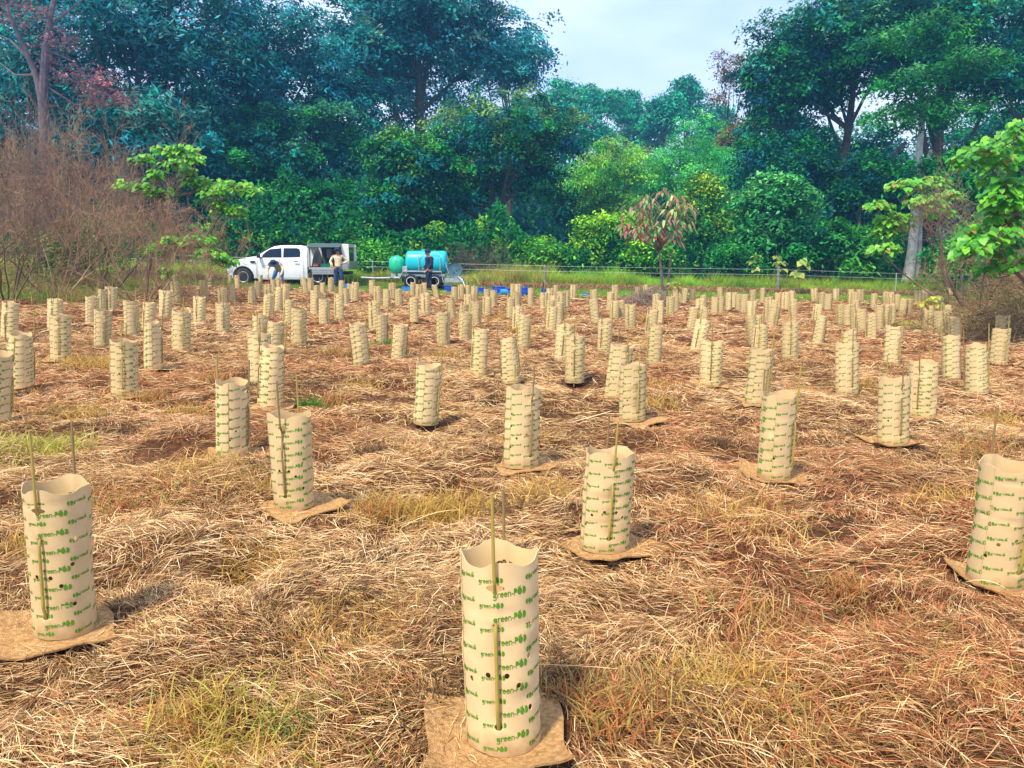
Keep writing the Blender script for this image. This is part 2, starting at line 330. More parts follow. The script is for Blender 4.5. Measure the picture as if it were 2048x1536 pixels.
# ------------------------------------------------------------------ sleeve
R0, HP = .0880, .450; CL = 2*PI*R0
def sleeve_mesh(name, seed, squash=.88, flare=0., pinch=0., simple=False):
    rr = random.Random(seed); ph = rr.random()*6.28
    U1 = CL+.028
    nw = 4
    def topz(u):
        s_ = math.sin(2*PI*nw*u/CL+ph); return HP-.011+.0078*math.tanh(1.6*s_)/.92+.003*math.sin(7*u/CL*6.28/3+seed)
    bz = [rr.uniform(-.004, .004) for _ in range(12)]
    SU = [CL*.25, CL*.75]
    holes = []      # (u,z,ru,rz)
    for cu in SU:
        holes.append((cu, HP-.062, .022, .0075)); holes.append((cu, HP-.064, .0085, .0125))
        holes.append((cu, .305, .0085, .0045)); holes.append((cu, .072, .009, .008))
        holes.append((cu-.022, .190, .0062, .0066)); holes.append((cu+.022, .190, .0062, .0066))
    for ku, zz in ((.06, .12), (.06, .235), (.06, .30), (.40, .105), (.40, .225), (.42, .30), (.56, .15), (.56, .26), (.60, .32), (.93, .12), (.93, .21), (.90, .29), (.12, .17), (.34, .165), (.66, .19), (.85, .17)):
        holes.append((ku*CL, zz, .0062, .0066))
    dents = [(rr.random()*CL, rr.uniform(.05, .42), rr.uniform(.02, .06), rr.uniform(.02, .08), rr.uniform(-.009, .005)) for _ in range(8)]; creases = [(rr.uniform(.08, .4), rr.uniform(-.25, .25), rr.random()*CL, rr.uniform(.04, .12), rr.uniform(.0015, .0036)) for _ in range(4)]
    def disp(u, z):
        d = 0
        for (du, dz_, su, sz_, am) in dents: d += am*math.exp(-((u-du)/su)**2-((z-dz_)/sz_)**2)
        for (cz_, sl_, u0, le, am) in creases: d -= am*math.exp(-((z-cz_-sl_*(u-u0))/.0035)**2-((u-u0)/le)**4)
        for cu in SU:
            e = math.exp(-((u-cu)/.0125)**2)
            k = np.interp(z, [0, .060, .072, .082, .295, .305, .315, .375, .384, .392, .46], [.5, .8, .2, -1, -1, .1, .9, .8, .3, -.7, -1])
            d += .0052*e*k
        return d
    def P(u, z, off=0.):
        a = 2*PI*u/CL; r = R0+.0022*(u/CL)+disp(u % CL if u < CL else u-CL, z)+off
        q = squash+(pinch*(z/HP)**2); fl = 1+flare*(z/HP)**3
        wob = 1+.012*math.sin(2*a+seed)*(z/HP)+.010*math.sin(3*a+seed*2.1)
        return (r*math.cos(a)*fl*wob*(2-q)**.5, r*math.sin(a)*fl*wob*q, z)
    # 2-D triangulation with real holes
    vs = []; ed = []; 
    bnd = [(u, 0.002+bz[int(u/U1*11)]*.5) for u in np.linspace(0, U1, 73)]+[(U1, z) for z in np.linspace(0, topz(U1), 40)[1:-1]]+[(u, topz(u)) for u in np.linspace(U1, 0, 97)]+[(0, z) for z in np.linspace(topz(0), 0, 40)[1:-1]]
    vs = [Vector(p) for p in bnd]; faces = [list(range(len(vs)))]
    for (hu, hz, ru, rz) in holes:
        k = len(vs); m = 14
        vs += [Vector((hu+ru*math.cos(2*PI*i/m), hz+rz*math.sin(2*PI*i/m))) for i in range(m)]; ed += [(k+i, k+(i+1) % m) for i in range(m)]
    nu, nzv = 84, 42
    for i in range(1, nu):
        for j in range(1, nzv):
            u = U1*i/nu; z = HP*j/nzv
            if z < topz(u)-.006 and z > .008 and all(abs(((u-h[0])/h[2])**2+((z-h[1])/h[3])**2-1) > .25 for h in holes): vs.append(Vector((u+.0015*(j % 2), z)))
    ov, _, of, *_ = delaunay_2d_cdt(vs, ed, faces, 1, 1e-6)
    inh = lambda u, z: any(((u-h[0])/h[2])**2+((z-h[1])/h[3])**2 < .97 for h in holes)
    tris = []
    for f in of:
        f = list(f)
        for q in range(1, len(f)-1):
            tr = (f[0], f[q], f[q+1]); cu = sum(ov[i].x for i in tr)/3; cz = sum(ov[i].y for i in tr)/3
            if not inh(cu, cz): tris.append(tr)
    n = len(ov); VV = [P(p.x, p.y) for p in ov]+[P(p.x, p.y, -.0014) for p in ov]
    cnt = {}
    for tr in tris:
        for a, b in ((tr[0], tr[1]), (tr[1], tr[2]), (tr[2], tr[0])): cnt[(a, b)] = 1
    F = [tr for tr in tris]+[(tr[2]+n, tr[1]+n, tr[0]+n) for tr in tris]
    for (a, b) in cnt:
        if (b, a) not in cnt: F.append((b, a, a+n, b+n))
    MI = [0]*len(F)
    # printed words: columns around the sleeve
    per = CL/3
    for k in range(3):
        cols = [(.685, .0077, 0, 0, .0), (.93, .0106, 0, .5, .0), (.30, .0077, 1, .12, .0)] if k != 2 else [(.685, .0077, 0, .2, 0), (.93, .0104, 1, .6, 0), (.30, .0077, 0, .0, 0)]
        for (fu, sc, flip, zo, _) in cols:
            cu = (k+fu)*per+seed*.0015; z = .018+zo*.055
            while z < HP-.03:
                w = WW*sc/1.0; vals = []
                for (a, b) in WV:
                    lu = (a-WW/2)*sc*.80; lz = (b-.45)*sc*.97
                    if flip: lu, lz = -lu, -lz
                    vals.append((cu+lu, z+lz+lu*.06))
                o = len(VV); okv = [0 <= (v[0] % CL) and v[1] < topz(v[0] % CL)-.001 and v[1] > .004 for v in vals]
                for (u, zz) in vals:
                    uu = u % CL
                    if uu < .028: uu += CL
                    VV.append(P(uu, zz, .0007))
                for f in WF:
                    f = [i for i in f]
                    us = [vals[i][0] % CL for i in f]
                    us = [q+CL if q < .028 else q for q in us]
                    if not all(okv[i] for i in f) or max(us)-min(us) > .02: continue
                    cu2 = sum(us)/len(us); cz = sum(vals[i][1] for i in f)/len(f)
                    if inh(cu2, cz) or inh(cu2-CL, cz): continue
                    F.append(tuple(o+i for i in f)); MI.append(1)
                z += .055
    me = bpy.data.meshes.new(name); me.from_pydata(VV, [], F); me.update()
    me.materials.append(M['card']); me.materials.append(M['ink']); me.polygons.foreach_set('material_index', MI)
    me.polygons.foreach_set('use_smooth', [True]*len(F)); me.set_sharp_from_angle(angle=math.radians(50))
    P.SU = SU
    return me, P
_m = M['card']; t = _m.node_tree; b = t.nodes['Principled BSDF']; src = b.inputs['Base Color'].links[0].from_socket
oi = t.nodes.new('ShaderNodeObjectInfo'); mr = t.nodes.new('ShaderNodeMapRange'); mr.inputs['To Min'].default_value = .84; mr.inputs['To Max'].default_value = 1.06; t.links.new(oi.outputs['Random'], mr.inputs[0])
c = t.nodes.new('ShaderNodeTexCoord'); sx = t.nodes.new('ShaderNodeSeparateXYZ'); t.links.new(c.outputs['Object'], sx.inputs[0]); n = t.nodes.new('ShaderNodeTexNoise'); n.inputs['Scale'].default_value = 16; n.inputs['Detail'].default_value = 8; t.links.new(c.outputs['Object'], n.inputs[0])
m1 = t.nodes.new('ShaderNodeMath'); m1.operation = 'MULTIPLY_ADD'; m1.inputs[1].default_value = .16; m1.inputs[2].default_value = -.075; t.links.new(n.outputs[0], m1.inputs[0])
m2 = t.nodes.new('ShaderNodeMath'); m2.operation = 'SUBTRACT'; t.links.new(m1.outputs[0], m2.inputs[0]); t.links.new(sx.outputs[2], m2.inputs[1])
m3 = t.nodes.new('ShaderNodeMapRange'); m3.inputs['From Min'].default_value = -.05; m3.inputs['From Max'].default_value = .02; m3.inputs['To Max'].default_value = .7; t.links.new(m2.outputs[0], m3.inputs[0])
x = t.nodes.new('ShaderNodeMixRGB'); x.blend_type = 'MULTIPLY'; x.inputs[0].default_value = 1; t.links.new(src, x.inputs[1]); t.links.new(mr.outputs[0], x.inputs[2])
x2 = t.nodes.new('ShaderNodeMixRGB'); x2.inputs[2].default_value = (.30, .17, .08, 1); t.links.new(m3.outputs[0], x2.inputs[0]); t.links.new(x.outputs[0], x2.inputs[1]); t.links.new(x2.outputs[0], b.inputs['Base Color'])
SLEEVES = [sleeve_mesh('sleeve', 1, .90), sleeve_mesh('sleeve', 2, .82), sleeve_mesh('sleeve', 3, .94, .05), sleeve_mesh('sleeve', 4, .86, -.04, -.12), sleeve_mesh('sleeve', 5, .78), sleeve_mesh('sleeve', 6, .95, .0, -.3), sleeve_mesh('sleeve', 7, .84, -.02, .08), sleeve_mesh('sleeve', 8, .97, .0, -.12)]
def stake_mesh(P, i, seed, hh):
    rr = random.Random(seed); cu = P.SU[i]
    zz = [-.03, .055, .075, .10, .19, .285, .305, .325, .372, .386, .402, .46, hh*.9, hh]
    kk = [-6, -7, 0, 6.2, 6.5, 6.2, 0, -5, -5.5, 0, 6.5, 7, 8, 9]
    pts = []
    for z, k in zip(zz, kk):
        p = Vector(P(cu, min(z, .45))); n = Vector((math.cos(2*PI*cu/CL), math.sin(2*PI*cu/CL), 0))
        p = Vector(P(cu, .2)).lerp(Vector((0, 0, 0)), 0); p = Vector((p.x, p.y, 0))+n*(.0052+k*.001); p.z = z
        p += Vector((rr.uniform(-.0006, .0006), rr.uniform(-.0006, .0006), 0)); pts.append(p)
    # smooth
    pts2 = []; 
    for a, b in zip(pts[:-1], pts[1:]):
        for q in np.linspace(0, 1, 5)[:-1]: pts2.append(a.lerp(b, q))
    pts2.append(pts[-1]); rs = []
    for p in pts2:
        z = p.z; k = min(abs(((z+.02*seed) % .17)-.08), .012); rs.append(.0050+.0011*math.exp(-(k/.004)**2)-.0012*(z/hh))
    mb = MB(); mb.tube(pts2, rs, 9); return mb
STK = {}
for vi, (me, P) in enumerate(SLEEVES):
    for i in (0, 1):
        o = stake_mesh(P, i, vi*2+i, [.60, .57, .62, .56, .59, .61, .55, .58][(vi+i*3) % 8]).build('stake', [M['bamboo'], M['bamboo2']][(vi+i) % 2]); STK[(vi, i)] = o.data; bpy.data.objects.remove(o)
# mats
def mat_mesh(seed):
    r = random.Random(seed); n = 18; s = .19; V = []; F = []
    cor = [r.uniform(-.01, .05)*(r.random() < .6) for _ in range(4)]
    for j in range(n+1):
        for i in range(n+1):
            u = i/n*2-1; v = j/n*2-1
            k = max(abs(u), abs(v)); x = u*s*(1+.05*math.sin(3*v+seed)); y = v*s*(1+.05*math.sin(2.5*u+seed*2))
            z = .006+.006*(1+math.sin(4*u+seed))*k**3+.005*(1+math.sin(5*v+seed*1.7))*k**3+.002*math.sin(9*u+seed)*math.sin(8*v)
            for q, (a, b) in enumerate(((1, 1), (-1, 1), (-1, -1), (1, -1))): z += cor[q]*max(0, (u*a+v*b)/2)**3*1.3
            V.append((x, y, z))
    m = (n+1)**2; V += [(a, b, c-.0055) for a, b, c in V]
    for j in range(n):
        for i in range(n):
            a = j*(n+1)+i; F.append((a, a+1, a+n+2, a+n+1)); F.append((m+a, m+a+n+1, m+a+n+2, m+a+1))
    ring = list(range(n+1))+[(n+1)*k+n for k in range(1, n+1)]+[(n+1)*n+k for k in range(n-1, -1, -1)]+[(n+1)*k for k in range(n-1, 0, -1)]
    for a, b in zip(ring, ring[1:]+ring[:1]): F.append((b, a, a+m, b+m))
    mb = MB(); mb.v = V; mb.f = F; mb.mi = [0]*len(F); o = mb.build('weed_mat', M['coir']); me = o.data; bpy.data.objects.remove(o); return me
MATS = [mat_mesh(k) for k in range(5)]
# ------------------------------------------------------------------ place pods
# hand settings for the biggest ones: index -> (variant, rotation so a stake faces the camera, ...)
YAW = {0: -8, 1: -38, 2: -28, 3: 12, 4: 62, 5: 45, 6: 66, 7: 35, 8: 55, 9: -10, 10: 34, 11: -20, 12: 30, 13: 25, 14: 80, 15: -80, 16: -14, 17: 70, 18: 10, 19: -70, 29: -60, 30: -75, 71: -4, 96: 0, 109: 50}
VAR = {0: 0, 1: 2, 2: 5, 3: 4, 4: 1, 5: 2, 6: 0, 7: 3, 8: 2, 9: 0, 10: 1, 11: 3, 12: 4}
def side_words(px): return None
LAND = [(0, 'the far-left bare thicket edge'), (75, 'the tall reddish tree on the left'), (160, 'the white-flowering scrub'), (250, 'the middle of the brown thicket'), (340, 'the large-leaved shrub branch'), (425, 'the gap before the ute bonnet'),
 (485, "the ute's front wheel"), (550, 'the bending person'), (610, "the ute's rear cab door"), (645, "the ute's rear wheel"), (680, 'the person in tan shirt'), (725, 'the gap behind the ute'),
 (795, 'the round green tank'), (830, "the trailer's front wheel"), (862, 'the person in navy'), (905, 'the hose reel'), (950, 'the first blue crate right of trailer'), (1000, 'the tipped light-blue jug'), (1050, 'the blue drum'),
 (1090, 'the left fence post'), (1150, 'the bright yellow-green shrubs'), (1200, 'the low blue bucket'), (1255, 'the space left of the red-leaved tree'), (1322, 'the red-leaved tree'), (1390, 'the yellow-topped conical tree'),
 (1450, 'the space left of the right fence post'), (1510, 'the bright layered shrub'), (1557, 'the right fence post'), (1605, 'the pale yellow seedling at the fence'), (1660, 'the dark wood right of the fence post'), (1720, 'the broad-leaved weed clump'),
 (1780, 'the end of the fence'), (1825, 'the pale leaning trunk'), (1870, 'the left edge of the right thicket'), (1930, 'the forked bare shrub'), (2010, 'the far-right broad leaves')]
pod_pos = []
for i, (xt, yt, xb, yb) in enumerate(PODS):
    best = None
    if yb:
        p = on_ground(xb, yb)
        q = proj((p.x, p.y, p.z+.45)); 
        # compromise between base and top estimates
        h = .45
        s_ = (Vector(proj((p.x, p.y, p.z)))-Vector(q)).length
        h = .45*(yb-yt)/max(s_, 1)
        if h > .50 or h < .38:       # shift distance so that the height comes out right
            k = h/.45; kk = 1/(.5+.5*k); p = Vector((p.x*kk, p.y*kk, 0)); p.z = float(base_z(p.x, p.y)); h = min(max(.45*(.5+.5*k), .39), .5)
    else:
        h = .45; lo, hi = 1.5, 60
        for _ in range(40):
            mid = (lo+hi)/2; r = ray(xt, yt); P_ = Vector((0, 0, CAMH))+r*(mid/r.y); zz = float(base_z(P_.x, P_.y))+.45
            if P_.z > zz: lo = mid
            else: hi = mid
        p = P_.copy(); p.z = float(base_z(p.x, p.y))
    pod_pos.append((p.x, p.y, h))
POD_FLAT = [(x, y) for x, y, h in pod_pos if y < 14]
# ------------------------------------------------------------------ ground sheet
ys = np.concatenate([np.linspace(-12, .6, 26), np.linspace(.7, 8, 260), 8+np.cumsum(np.linspace(.03, .9, 190)), 8+np.cumsum(np.linspace(.03, .9, 190))[-1]+np.cumsum(np.linspace(1.2, 9, 60))])
tt = np.linspace(-1, 1, 301)
Y = np.repeat(ys[:, None], 301, 1); X = tt[None]*(np.maximum(3.2+np.abs(ys)*1.15, 8*(ys < 0)))[:, None]*(1+.0*Y)
Z = ter_z(X, Y)-.004
V = np.stack([X, Y, Z], -1).reshape(-1, 3); nr, nc = Y.shape
ii = np.arange(nr-1)[:, None]*nc+np.arange(nc-1)[None]; Q = np.stack([ii, ii+1, ii+1+nc, ii+nc], -1).reshape(-1, 4)
def gmix(x, y):
    """how green (track / verge) the ground is at x,y"""
    e = 1.6*(vnoise(x, y, .5, 7)-.5)
    near = 24.5-.06*x+np.where(x < -6, (-6-x)*.55, 0)*0+e
    g1 = sst(near-.4, near+.6, y)
    left = sst(9.0, 11, y+e)*sst(-9.6, -11, x+.12*(y-14)+e*.6)
    return np.clip(np.maximum(g1, left*.85), 0, 1)
gm = gmix(V[:, 0], V[:, 1])[:, None]; nz = vnoise(V[:, 0], V[:, 1], 1.7, 5)[:, None]
soil = np.array([.15, .062, .028])*(1-nz)+np.array([.09, .048, .024])*nz
grn = np.array([.08, .16, .015])*(1-nz)+np.array([.14, .11, .04])*nz
hillc = np.array([.014, .05, .02]); hm = sst(44, 50, V[:, 1])[:, None]
gcol = (soil*(1-gm)+grn*gm)*(1-hm)+hillc*hm
tag(link('ground', npmesh('ground', V, Q, M['ground'], gcol, True)), kind='structure')

order = sorted(range(len(PODS)), key=lambda i: pod_pos[i][1])
ORD = ['nearest', 'second nearest', 'third nearest', 'fourth nearest', 'fifth nearest', 'sixth nearest', 'seventh nearest', 'eighth nearest', 'ninth nearest', 'tenth nearest', 'eleventh nearest', 'twelfth nearest', 'thirteenth nearest', 'fourteenth nearest']
HAND = {0: 'large printed cardboard tree guard nearest the camera with stake down its face', 1: 'big printed tree guard at far left front with stake leaning left',
 2: 'creased tree guard with notched rim, left of centre, tilting left', 3: 'tree guard with open curled rim, right behind the nearest one', 4: 'tree guard with long side seam standing on wide flat coir mat',
 5: 'big tree guard cut off by the right photo edge', 6: 'tall tree guard between curled-rim guard and right edge, coir mat beneath', 7: 'tree guard near centre with white tabs and wavy side seam',
 8: 'tree guard beside dug straw hollow with stake along its right side', 9: 'tree guard on rounded mat left of the seamed guard', 10: 'tree guard on mat at right, overlapping one behind it', 11: 'paler tree guard half hidden behind its right-hand neighbour',
 12: 'tree guard overlapping a twin, white tab at its rim', 13: 'tree guard partly hidden behind the white-tabbed one, mat to its left', 14: 'tree guard cut off by the left photo edge beside orange mat', 19: 'tree guard directly behind the creased notched one'}
band = {}
for i in order:
    px = PODS[i][0]; j = min(range(len(LAND)), key=lambda k: abs(LAND[k][0]-px)); band.setdefault(j, []).append(i)
def pod_label(i):
    if i in HAND: return HAND[i]
    px = PODS[i][0]; j = min(range(len(LAND)), key=lambda k: abs(LAND[k][0]-px)); l = [q for q in band[j] if q not in HAND]; k = l.index(i); n = len(l)
    lean = PODS[i][0]-PODS[i][2]; hgt = PODS[i][3]-PODS[i][1] if PODS[i][3] else 99
    d = '' if abs(lean) < 4 else ('left-leaning ' if lean < 0 else 'right-leaning ')
    o = ORD[k] if k <= n/2 or n < 3 else ('farthest' if k == n-1 else ORD[n-1-k].replace('nearest', 'farthest'))
    if n == 1: o = 'only other'
    return f'{o} {d}tree guard in line with {LAND[j][1]}'
pods_xy = []
for n_, i in enumerate(order):
    x, y, h = pod_pos[i]; rr = random.Random(i*7+1)
    xt, yt, xb, yb = PODS[i]
    vi = VAR.get(i, rr.randrange(len(SLEEVES))); me, P = SLEEVES[vi]
    z = tz(x, y) if y > 30 else max(tz(x, y), float(base_z(x, y))-.02)
    z = .35*z+.65*float(base_z(x, y))
    zo = z+(.006 if y < 6 else 0)
    e = empty('tree_guard', (x, y, zo))
    # lean so that the top lands on x_top
    px0, _ = proj((x, y, zo)); px1, _ = proj((x, y, zo+h)); s_ = FPX/y
    lx = (xt-px0-(px1-px0))/s_-(xb-px0)/s_*0
    lx = max(-.13, min(.13, lx)); ly = rr.uniform(-.02, .02)
    yaw = math.radians(YAW.get(i, rr.uniform(-95, 95)))
    # stake index 0 sits at u = CL/4 (angle 90deg = +y local); turn so it faces the camera (-y) when yaw = 0
    rot = Matrix.Rotation(math.atan2(lx, h), 4, 'Y') @ Matrix.Rotation(-math.atan2(ly, h), 4, 'X') @ Matrix.Rotation(PI+yaw-math.atan2(x, y), 4, 'Z')
    e.rotation_euler = rot.to_euler(); sc = h/.445; kx = {0: .94, 4: 1.14, 6: 1.08, 7: 1.08, 1: .96, 3: .97}.get(i, rr.uniform(.98, 1.08)); e.scale = (kx, kx, sc)
    tag(e, pod_label(i), 'tree guard', 'cardboard tree guards set out across the mulched field')
    s = link('sleeve', me, e)
    for q in (0, 1): link('stake', STK[(vi, q)], e)
    pods_xy.append((x, y))
    if (i in (0, 1, 2, 3, 4, 5, 6, 7, 9, 10, 11, 12, 13, 14, 15, 16, 17, 18, 19, 29, 96, 134, 163, 125, 109, 155, 95, 139, 36)):
        m = link('weed_mat', MATS[i % 5], None, (x+rr.uniform(-.03, .05), y+rr.uniform(-.03, .02), z-.003), (0, 0, rr.uniform(-.5, .5)+(.1 if i == 0 else .3)))
        k = .84 if i else .86; m.scale = (k, k, 1)
        short = {0: 'the nearest big tree guard'}.get(i)
        lab = {0: 'square coir mat under the nearest large tree guard', 1: 'coir mat under the big far-left front tree guard', 2: 'coir mat under the creased notched tree guard', 3: 'coir mat under the guard with open curled rim',
               4: 'wide flat coir mat under the guard with long side seam', 5: 'coir mat under the guard at the right photo edge', 6: 'coir mat under the tall guard right of centre', 7: 'coir mat sticking out right of the wavy-seamed guard',
               9: 'rounded coir mat under the guard left of the seamed one'}.get(i) or 'coir mat under the '+pod_label(i).replace('printed ', '')
        tag(m, ' '.join(lab.split()[:16]), 'coir mat', 'coir mats pinned under the tree guards')
pods_np = np.array(pods_xy); mats_np = pods_np

# ------------------------------------------------------------------ straw
def ribbons(x, y, z, ang, pitch, length, width, curve, col, nseg=3, lift=None):
    n = len(x); dx = np.cos(ang)*np.cos(pitch); dy = np.sin(ang)*np.cos(pitch); dz = np.sin(pitch)
    nx = -np.sin(ang); ny = np.cos(ang)
    roll = rng.uniform(-1.1, 1.1, n); V = np.empty((n, nseg+1, 2, 3), np.float32)
    for k in range(nseg+1):
        t = k/nseg-.5; s_ = t*length; c = curve*(4*t*t-1)*.25*length
        cx = x+dx*s_+nx*c; cy = y+dy*s_+ny*c; cz = z+dz*s_+(lift if lift is not None else 0)*(1-4*t*t)
        w = width*(1-.55*abs(2*t)**3)/2
        for q, sg in ((0, -1), (1, 1)):
            V[:, k, q, 0] = cx+sg*w*nx*np.cos(roll); V[:, k, q, 1] = cy+sg*w*ny*np.cos(roll); V[:, k, q, 2] = cz+sg*w*np.sin(roll)
    base = np.arange(n)[:, None]*(2*(nseg+1))+np.arange(nseg)[None]*2
    Q = np.stack([base, base+1, base+3, base+2], -1).reshape(-1, 4)
    C = np.repeat(col, 2*(nseg+1), 0)
    return V.reshape(-1, 3), Q, C
PAL = np.array([[.78, .58, .34], [.64, .43, .22], [.44, .26, .13], [.42, .15, .08], [.30, .18, .09], [.88, .74, .52], [.20, .10, .05], [.34, .26, .10], [.52, .22, .12]])
def straw_zone(y0, y1, dens, lmin, lmax, wmin, wmax, seed, marg=1.25):
    A = (.70*marg)*(y1*y1-y0*y0)+2*.5*(y1-y0); n = int(A*dens)
    y = np.sqrt(rng.uniform(y0*y0, y1*y1, n)); x = rng.uniform(-1, 1, n)*(.70*marg*y+.5)
    g = gmix(x, y); keep = rng.random(n) > g*.93
    clump = .6*vnoise(x, y, 3.0, 11)+.4*vnoise(x, y, 7.5, 10); keep &= rng.random(n) < (.48+1.4*sst(.25, .75, clump))
    for a, b, r_, h_ in PITS: keep &= ~((((x-a)**2+(y-b)**2) < (r_*.5)**2) & (rng.random(n) < .85))
    near = y < 9
    for (a, b) in pods_xy:
        if b < y0-.4 or b > y1+.4: continue
        d2 = (x-a)**2+(y-b)**2; keep &= ~(d2 < .104**2)
        if b < 9:
            side = np.maximum(np.abs(x-a-.01), np.abs(y-b-.01)); keep &= ~((side < .150) & (rng.random(n) < .84))
    x = x[keep]; y = y[keep]; n = len(x)
    clump = clump[keep]; swirl = vnoise(x, y, .8, 12)*2*PI*1.6+vnoise(x, y, 3.6, 13)*4.5
    ang = swirl+np.where(rng.random(n) < .3, rng.uniform(-1.6, 1.6, n), rng.normal(0, .42, n)); 
    length = rng.uniform(lmin, lmax, n)*(1-.4*(rng.random(n) < .5)); width = rng.uniform(wmin, wmax, n)
    h = rng.random(n)**1.3*(.012+.062*sst(.3, .85, clump)); pitch = rng.normal(0, .20, n)
    ck = vnoise(x, y, 1.3, 15)*.6+vnoise(x, y, .35, 16)*.5; w = np.zeros((n, len(PAL))); fr = sst(5, 16, y)
    red = sst(.45, .75, vnoise(x, y, .7, 17)); dark = sst(.5, .8, vnoise(x, y, 1.9, 18))*.6+.6*(1-sst(.25, .5, clump)); pale = sst(.45, .8, vnoise(x, y, 1.1, 19))
    w[:, 0] = 1.8+pale*1.8; w[:, 1] = 1.6; w[:, 2] = 1.0+dark; w[:, 3] = .3+2.6*red+.35*fr; w[:, 4] = .6+dark*2.2; w[:, 5] = .9+pale*1.8; w[:, 6] = .9+dark*3.0; w[:, 7] = .45+.8*dark; w[:, 8] = .15+1.4*red+.7*fr
    w = np.cumsum(w, 1); w /= w[:, -1:]; idx = (rng.random(n)[:, None] > w).sum(1); col = PAL[idx]*rng.uniform(.62, 1.22, (n, 1))*np.array([1.03, .91, .73])
    # strands must not run through the guards near the camera
    for (a, b) in pods_xy:
        if b > 9 or b < y0-.4 or b > y1+.4: continue
        d = np.hypot(x-a, y-b); m = d < (.10+length*.5)
        tang = np.arctan2(y-b, x-a)+PI/2; ang = np.where(m & (d < .22), tang+rng.normal(0, .15, n), ang)
        length = np.where(m & (d < .30), np.minimum(length, np.maximum(.05, np.where(d < .22, 2*np.sqrt(np.maximum(d*d-.0081, .0004)), (d-.10)*2))), length)
    for (a, b) in pods_xy:
        if b > 20 or b < y0-.5 or b > y1+.5: continue
        h = h*(.10+.90*sst(.14, .38, np.hypot(x-a, (y-b)*.8)))
    z = ter_z(x, y)+h+.004
    curve = rng.normal(0, .10, n)
    return ribbons(x, y, z, ang, pitch, length, width, curve, col, 3, lift=np.abs(rng.normal(0, .005, n)))
parts = [straw_zone(.95, 2.6, 17000, .03, .13, .0008, .0022, 1), straw_zone(2.6, 5.2, 9500, .04, .15, .0011, .0027, 2), straw_zone(5.2, 10, 3600, .06, .19, .0019, .0042, 3), straw_zone(10, 18, 950, .10, .26, .0038, .0078, 4, 1.15), straw_zone(18, 30, 190, .15, .36, .009, .016, 5, 1.1)]
# long pale stalks on top near the camera
def merge(parts):
    o = 0; Vs = []; Qs = []; Cs = []
    for V, Q, C in parts: Vs.append(V); Qs.append(Q+o); Cs.append(C); o += len(V)
    return np.concatenate(Vs), np.concatenate(Qs), np.concatenate(Cs)
def stalks(n, y0, y1, lmin, lmax, w0, w1):
    y = np.sqrt(rng.uniform(y0*y0, y1*y1, n)); x = rng.uniform(-1, 1, n)*(.78*y+.3)
    keep = np.ones(n, bool); L_ = rng.uniform(lmin, lmax, n)
    for (a, b) in pods_xy: keep &= np.hypot(x-a, y-b) > .10+L_*.5
    keep &= gmix(x, y) < .3
    x = x[keep]; y = y[keep]; L_ = L_[keep]; n = len(x)
    col = PAL[rng.choice([0, 5, 1, 4], n, p=[.4, .2, .3, .1])]*rng.uniform(.8, 1.1, (n, 1))*np.array([1.02, .92, .75])
    return ribbons(x, y, ter_z(x, y)+rng.uniform(.03, .075, n), rng.uniform(0, PI, n), rng.normal(0, .16, n), L_, rng.uniform(w0, w1, n), rng.normal(0, .18, n), col, 5, lift=np.abs(rng.normal(0, .02, n)))
SV, SQ, SC = merge(parts)
tag(link('straw', npmesh('straw', SV, SQ, M['straw'], SC)), 'loose cut straw and dry grass mulch covering the field', 'straw', kind='stuff')
V, Q, C = merge([stalks(450, 1.0, 5, .10, .28, .0014, .0028), stalks(350, 5, 12, .15, .40, .0025, .005)])
tag(link('stalks', npmesh('stalks', V, Q, M['straw'], C)), 'long pale dry stalks lying over the straw mulch', 'straw', kind='stuff')

# ------------------------------------------------------------------ grass blades
def blades(x, y, h, w, lean, col, seg=3, zoff=0, zfun=ter_z):
    n = len(x); ang = rng.uniform(0, 2*PI, n); la = rng.uniform(0, 2*PI, n); z = zfun(x, y)+zoff
    V = np.empty((n, seg+1, 2, 3), np.float32)
    for k in range(seg+1):
        t = k/seg; ww = w*(1-t**1.5)*.5+.0006; cx = x+np.cos(la)*lean*h*t*t; cy = y+np.sin(la)*lean*h*t*t; cz = z+h*t*(1-.25*lean*t)
        for q, sg in ((0, -1), (1, 1)): V[:, k, q, 0] = cx+sg*ww*np.cos(ang); V[:, k, q, 1] = cy+sg*ww*np.sin(ang); V[:, k, q, 2] = cz
    base = np.arange(n)[:, None]*(2*(seg+1))+np.arange(seg)[None]*2
    return V.reshape(-1, 3), np.stack([base, base+1, base+3, base+2], -1).reshape(-1, 4), np.repeat(col, 2*(seg+1), 0)
def pick(cols, n, p=None): 
    c = np.array(cols); return c[rng.choice(len(c), n, p=p)]*rng.uniform(.7, 1.25, (n, 1))
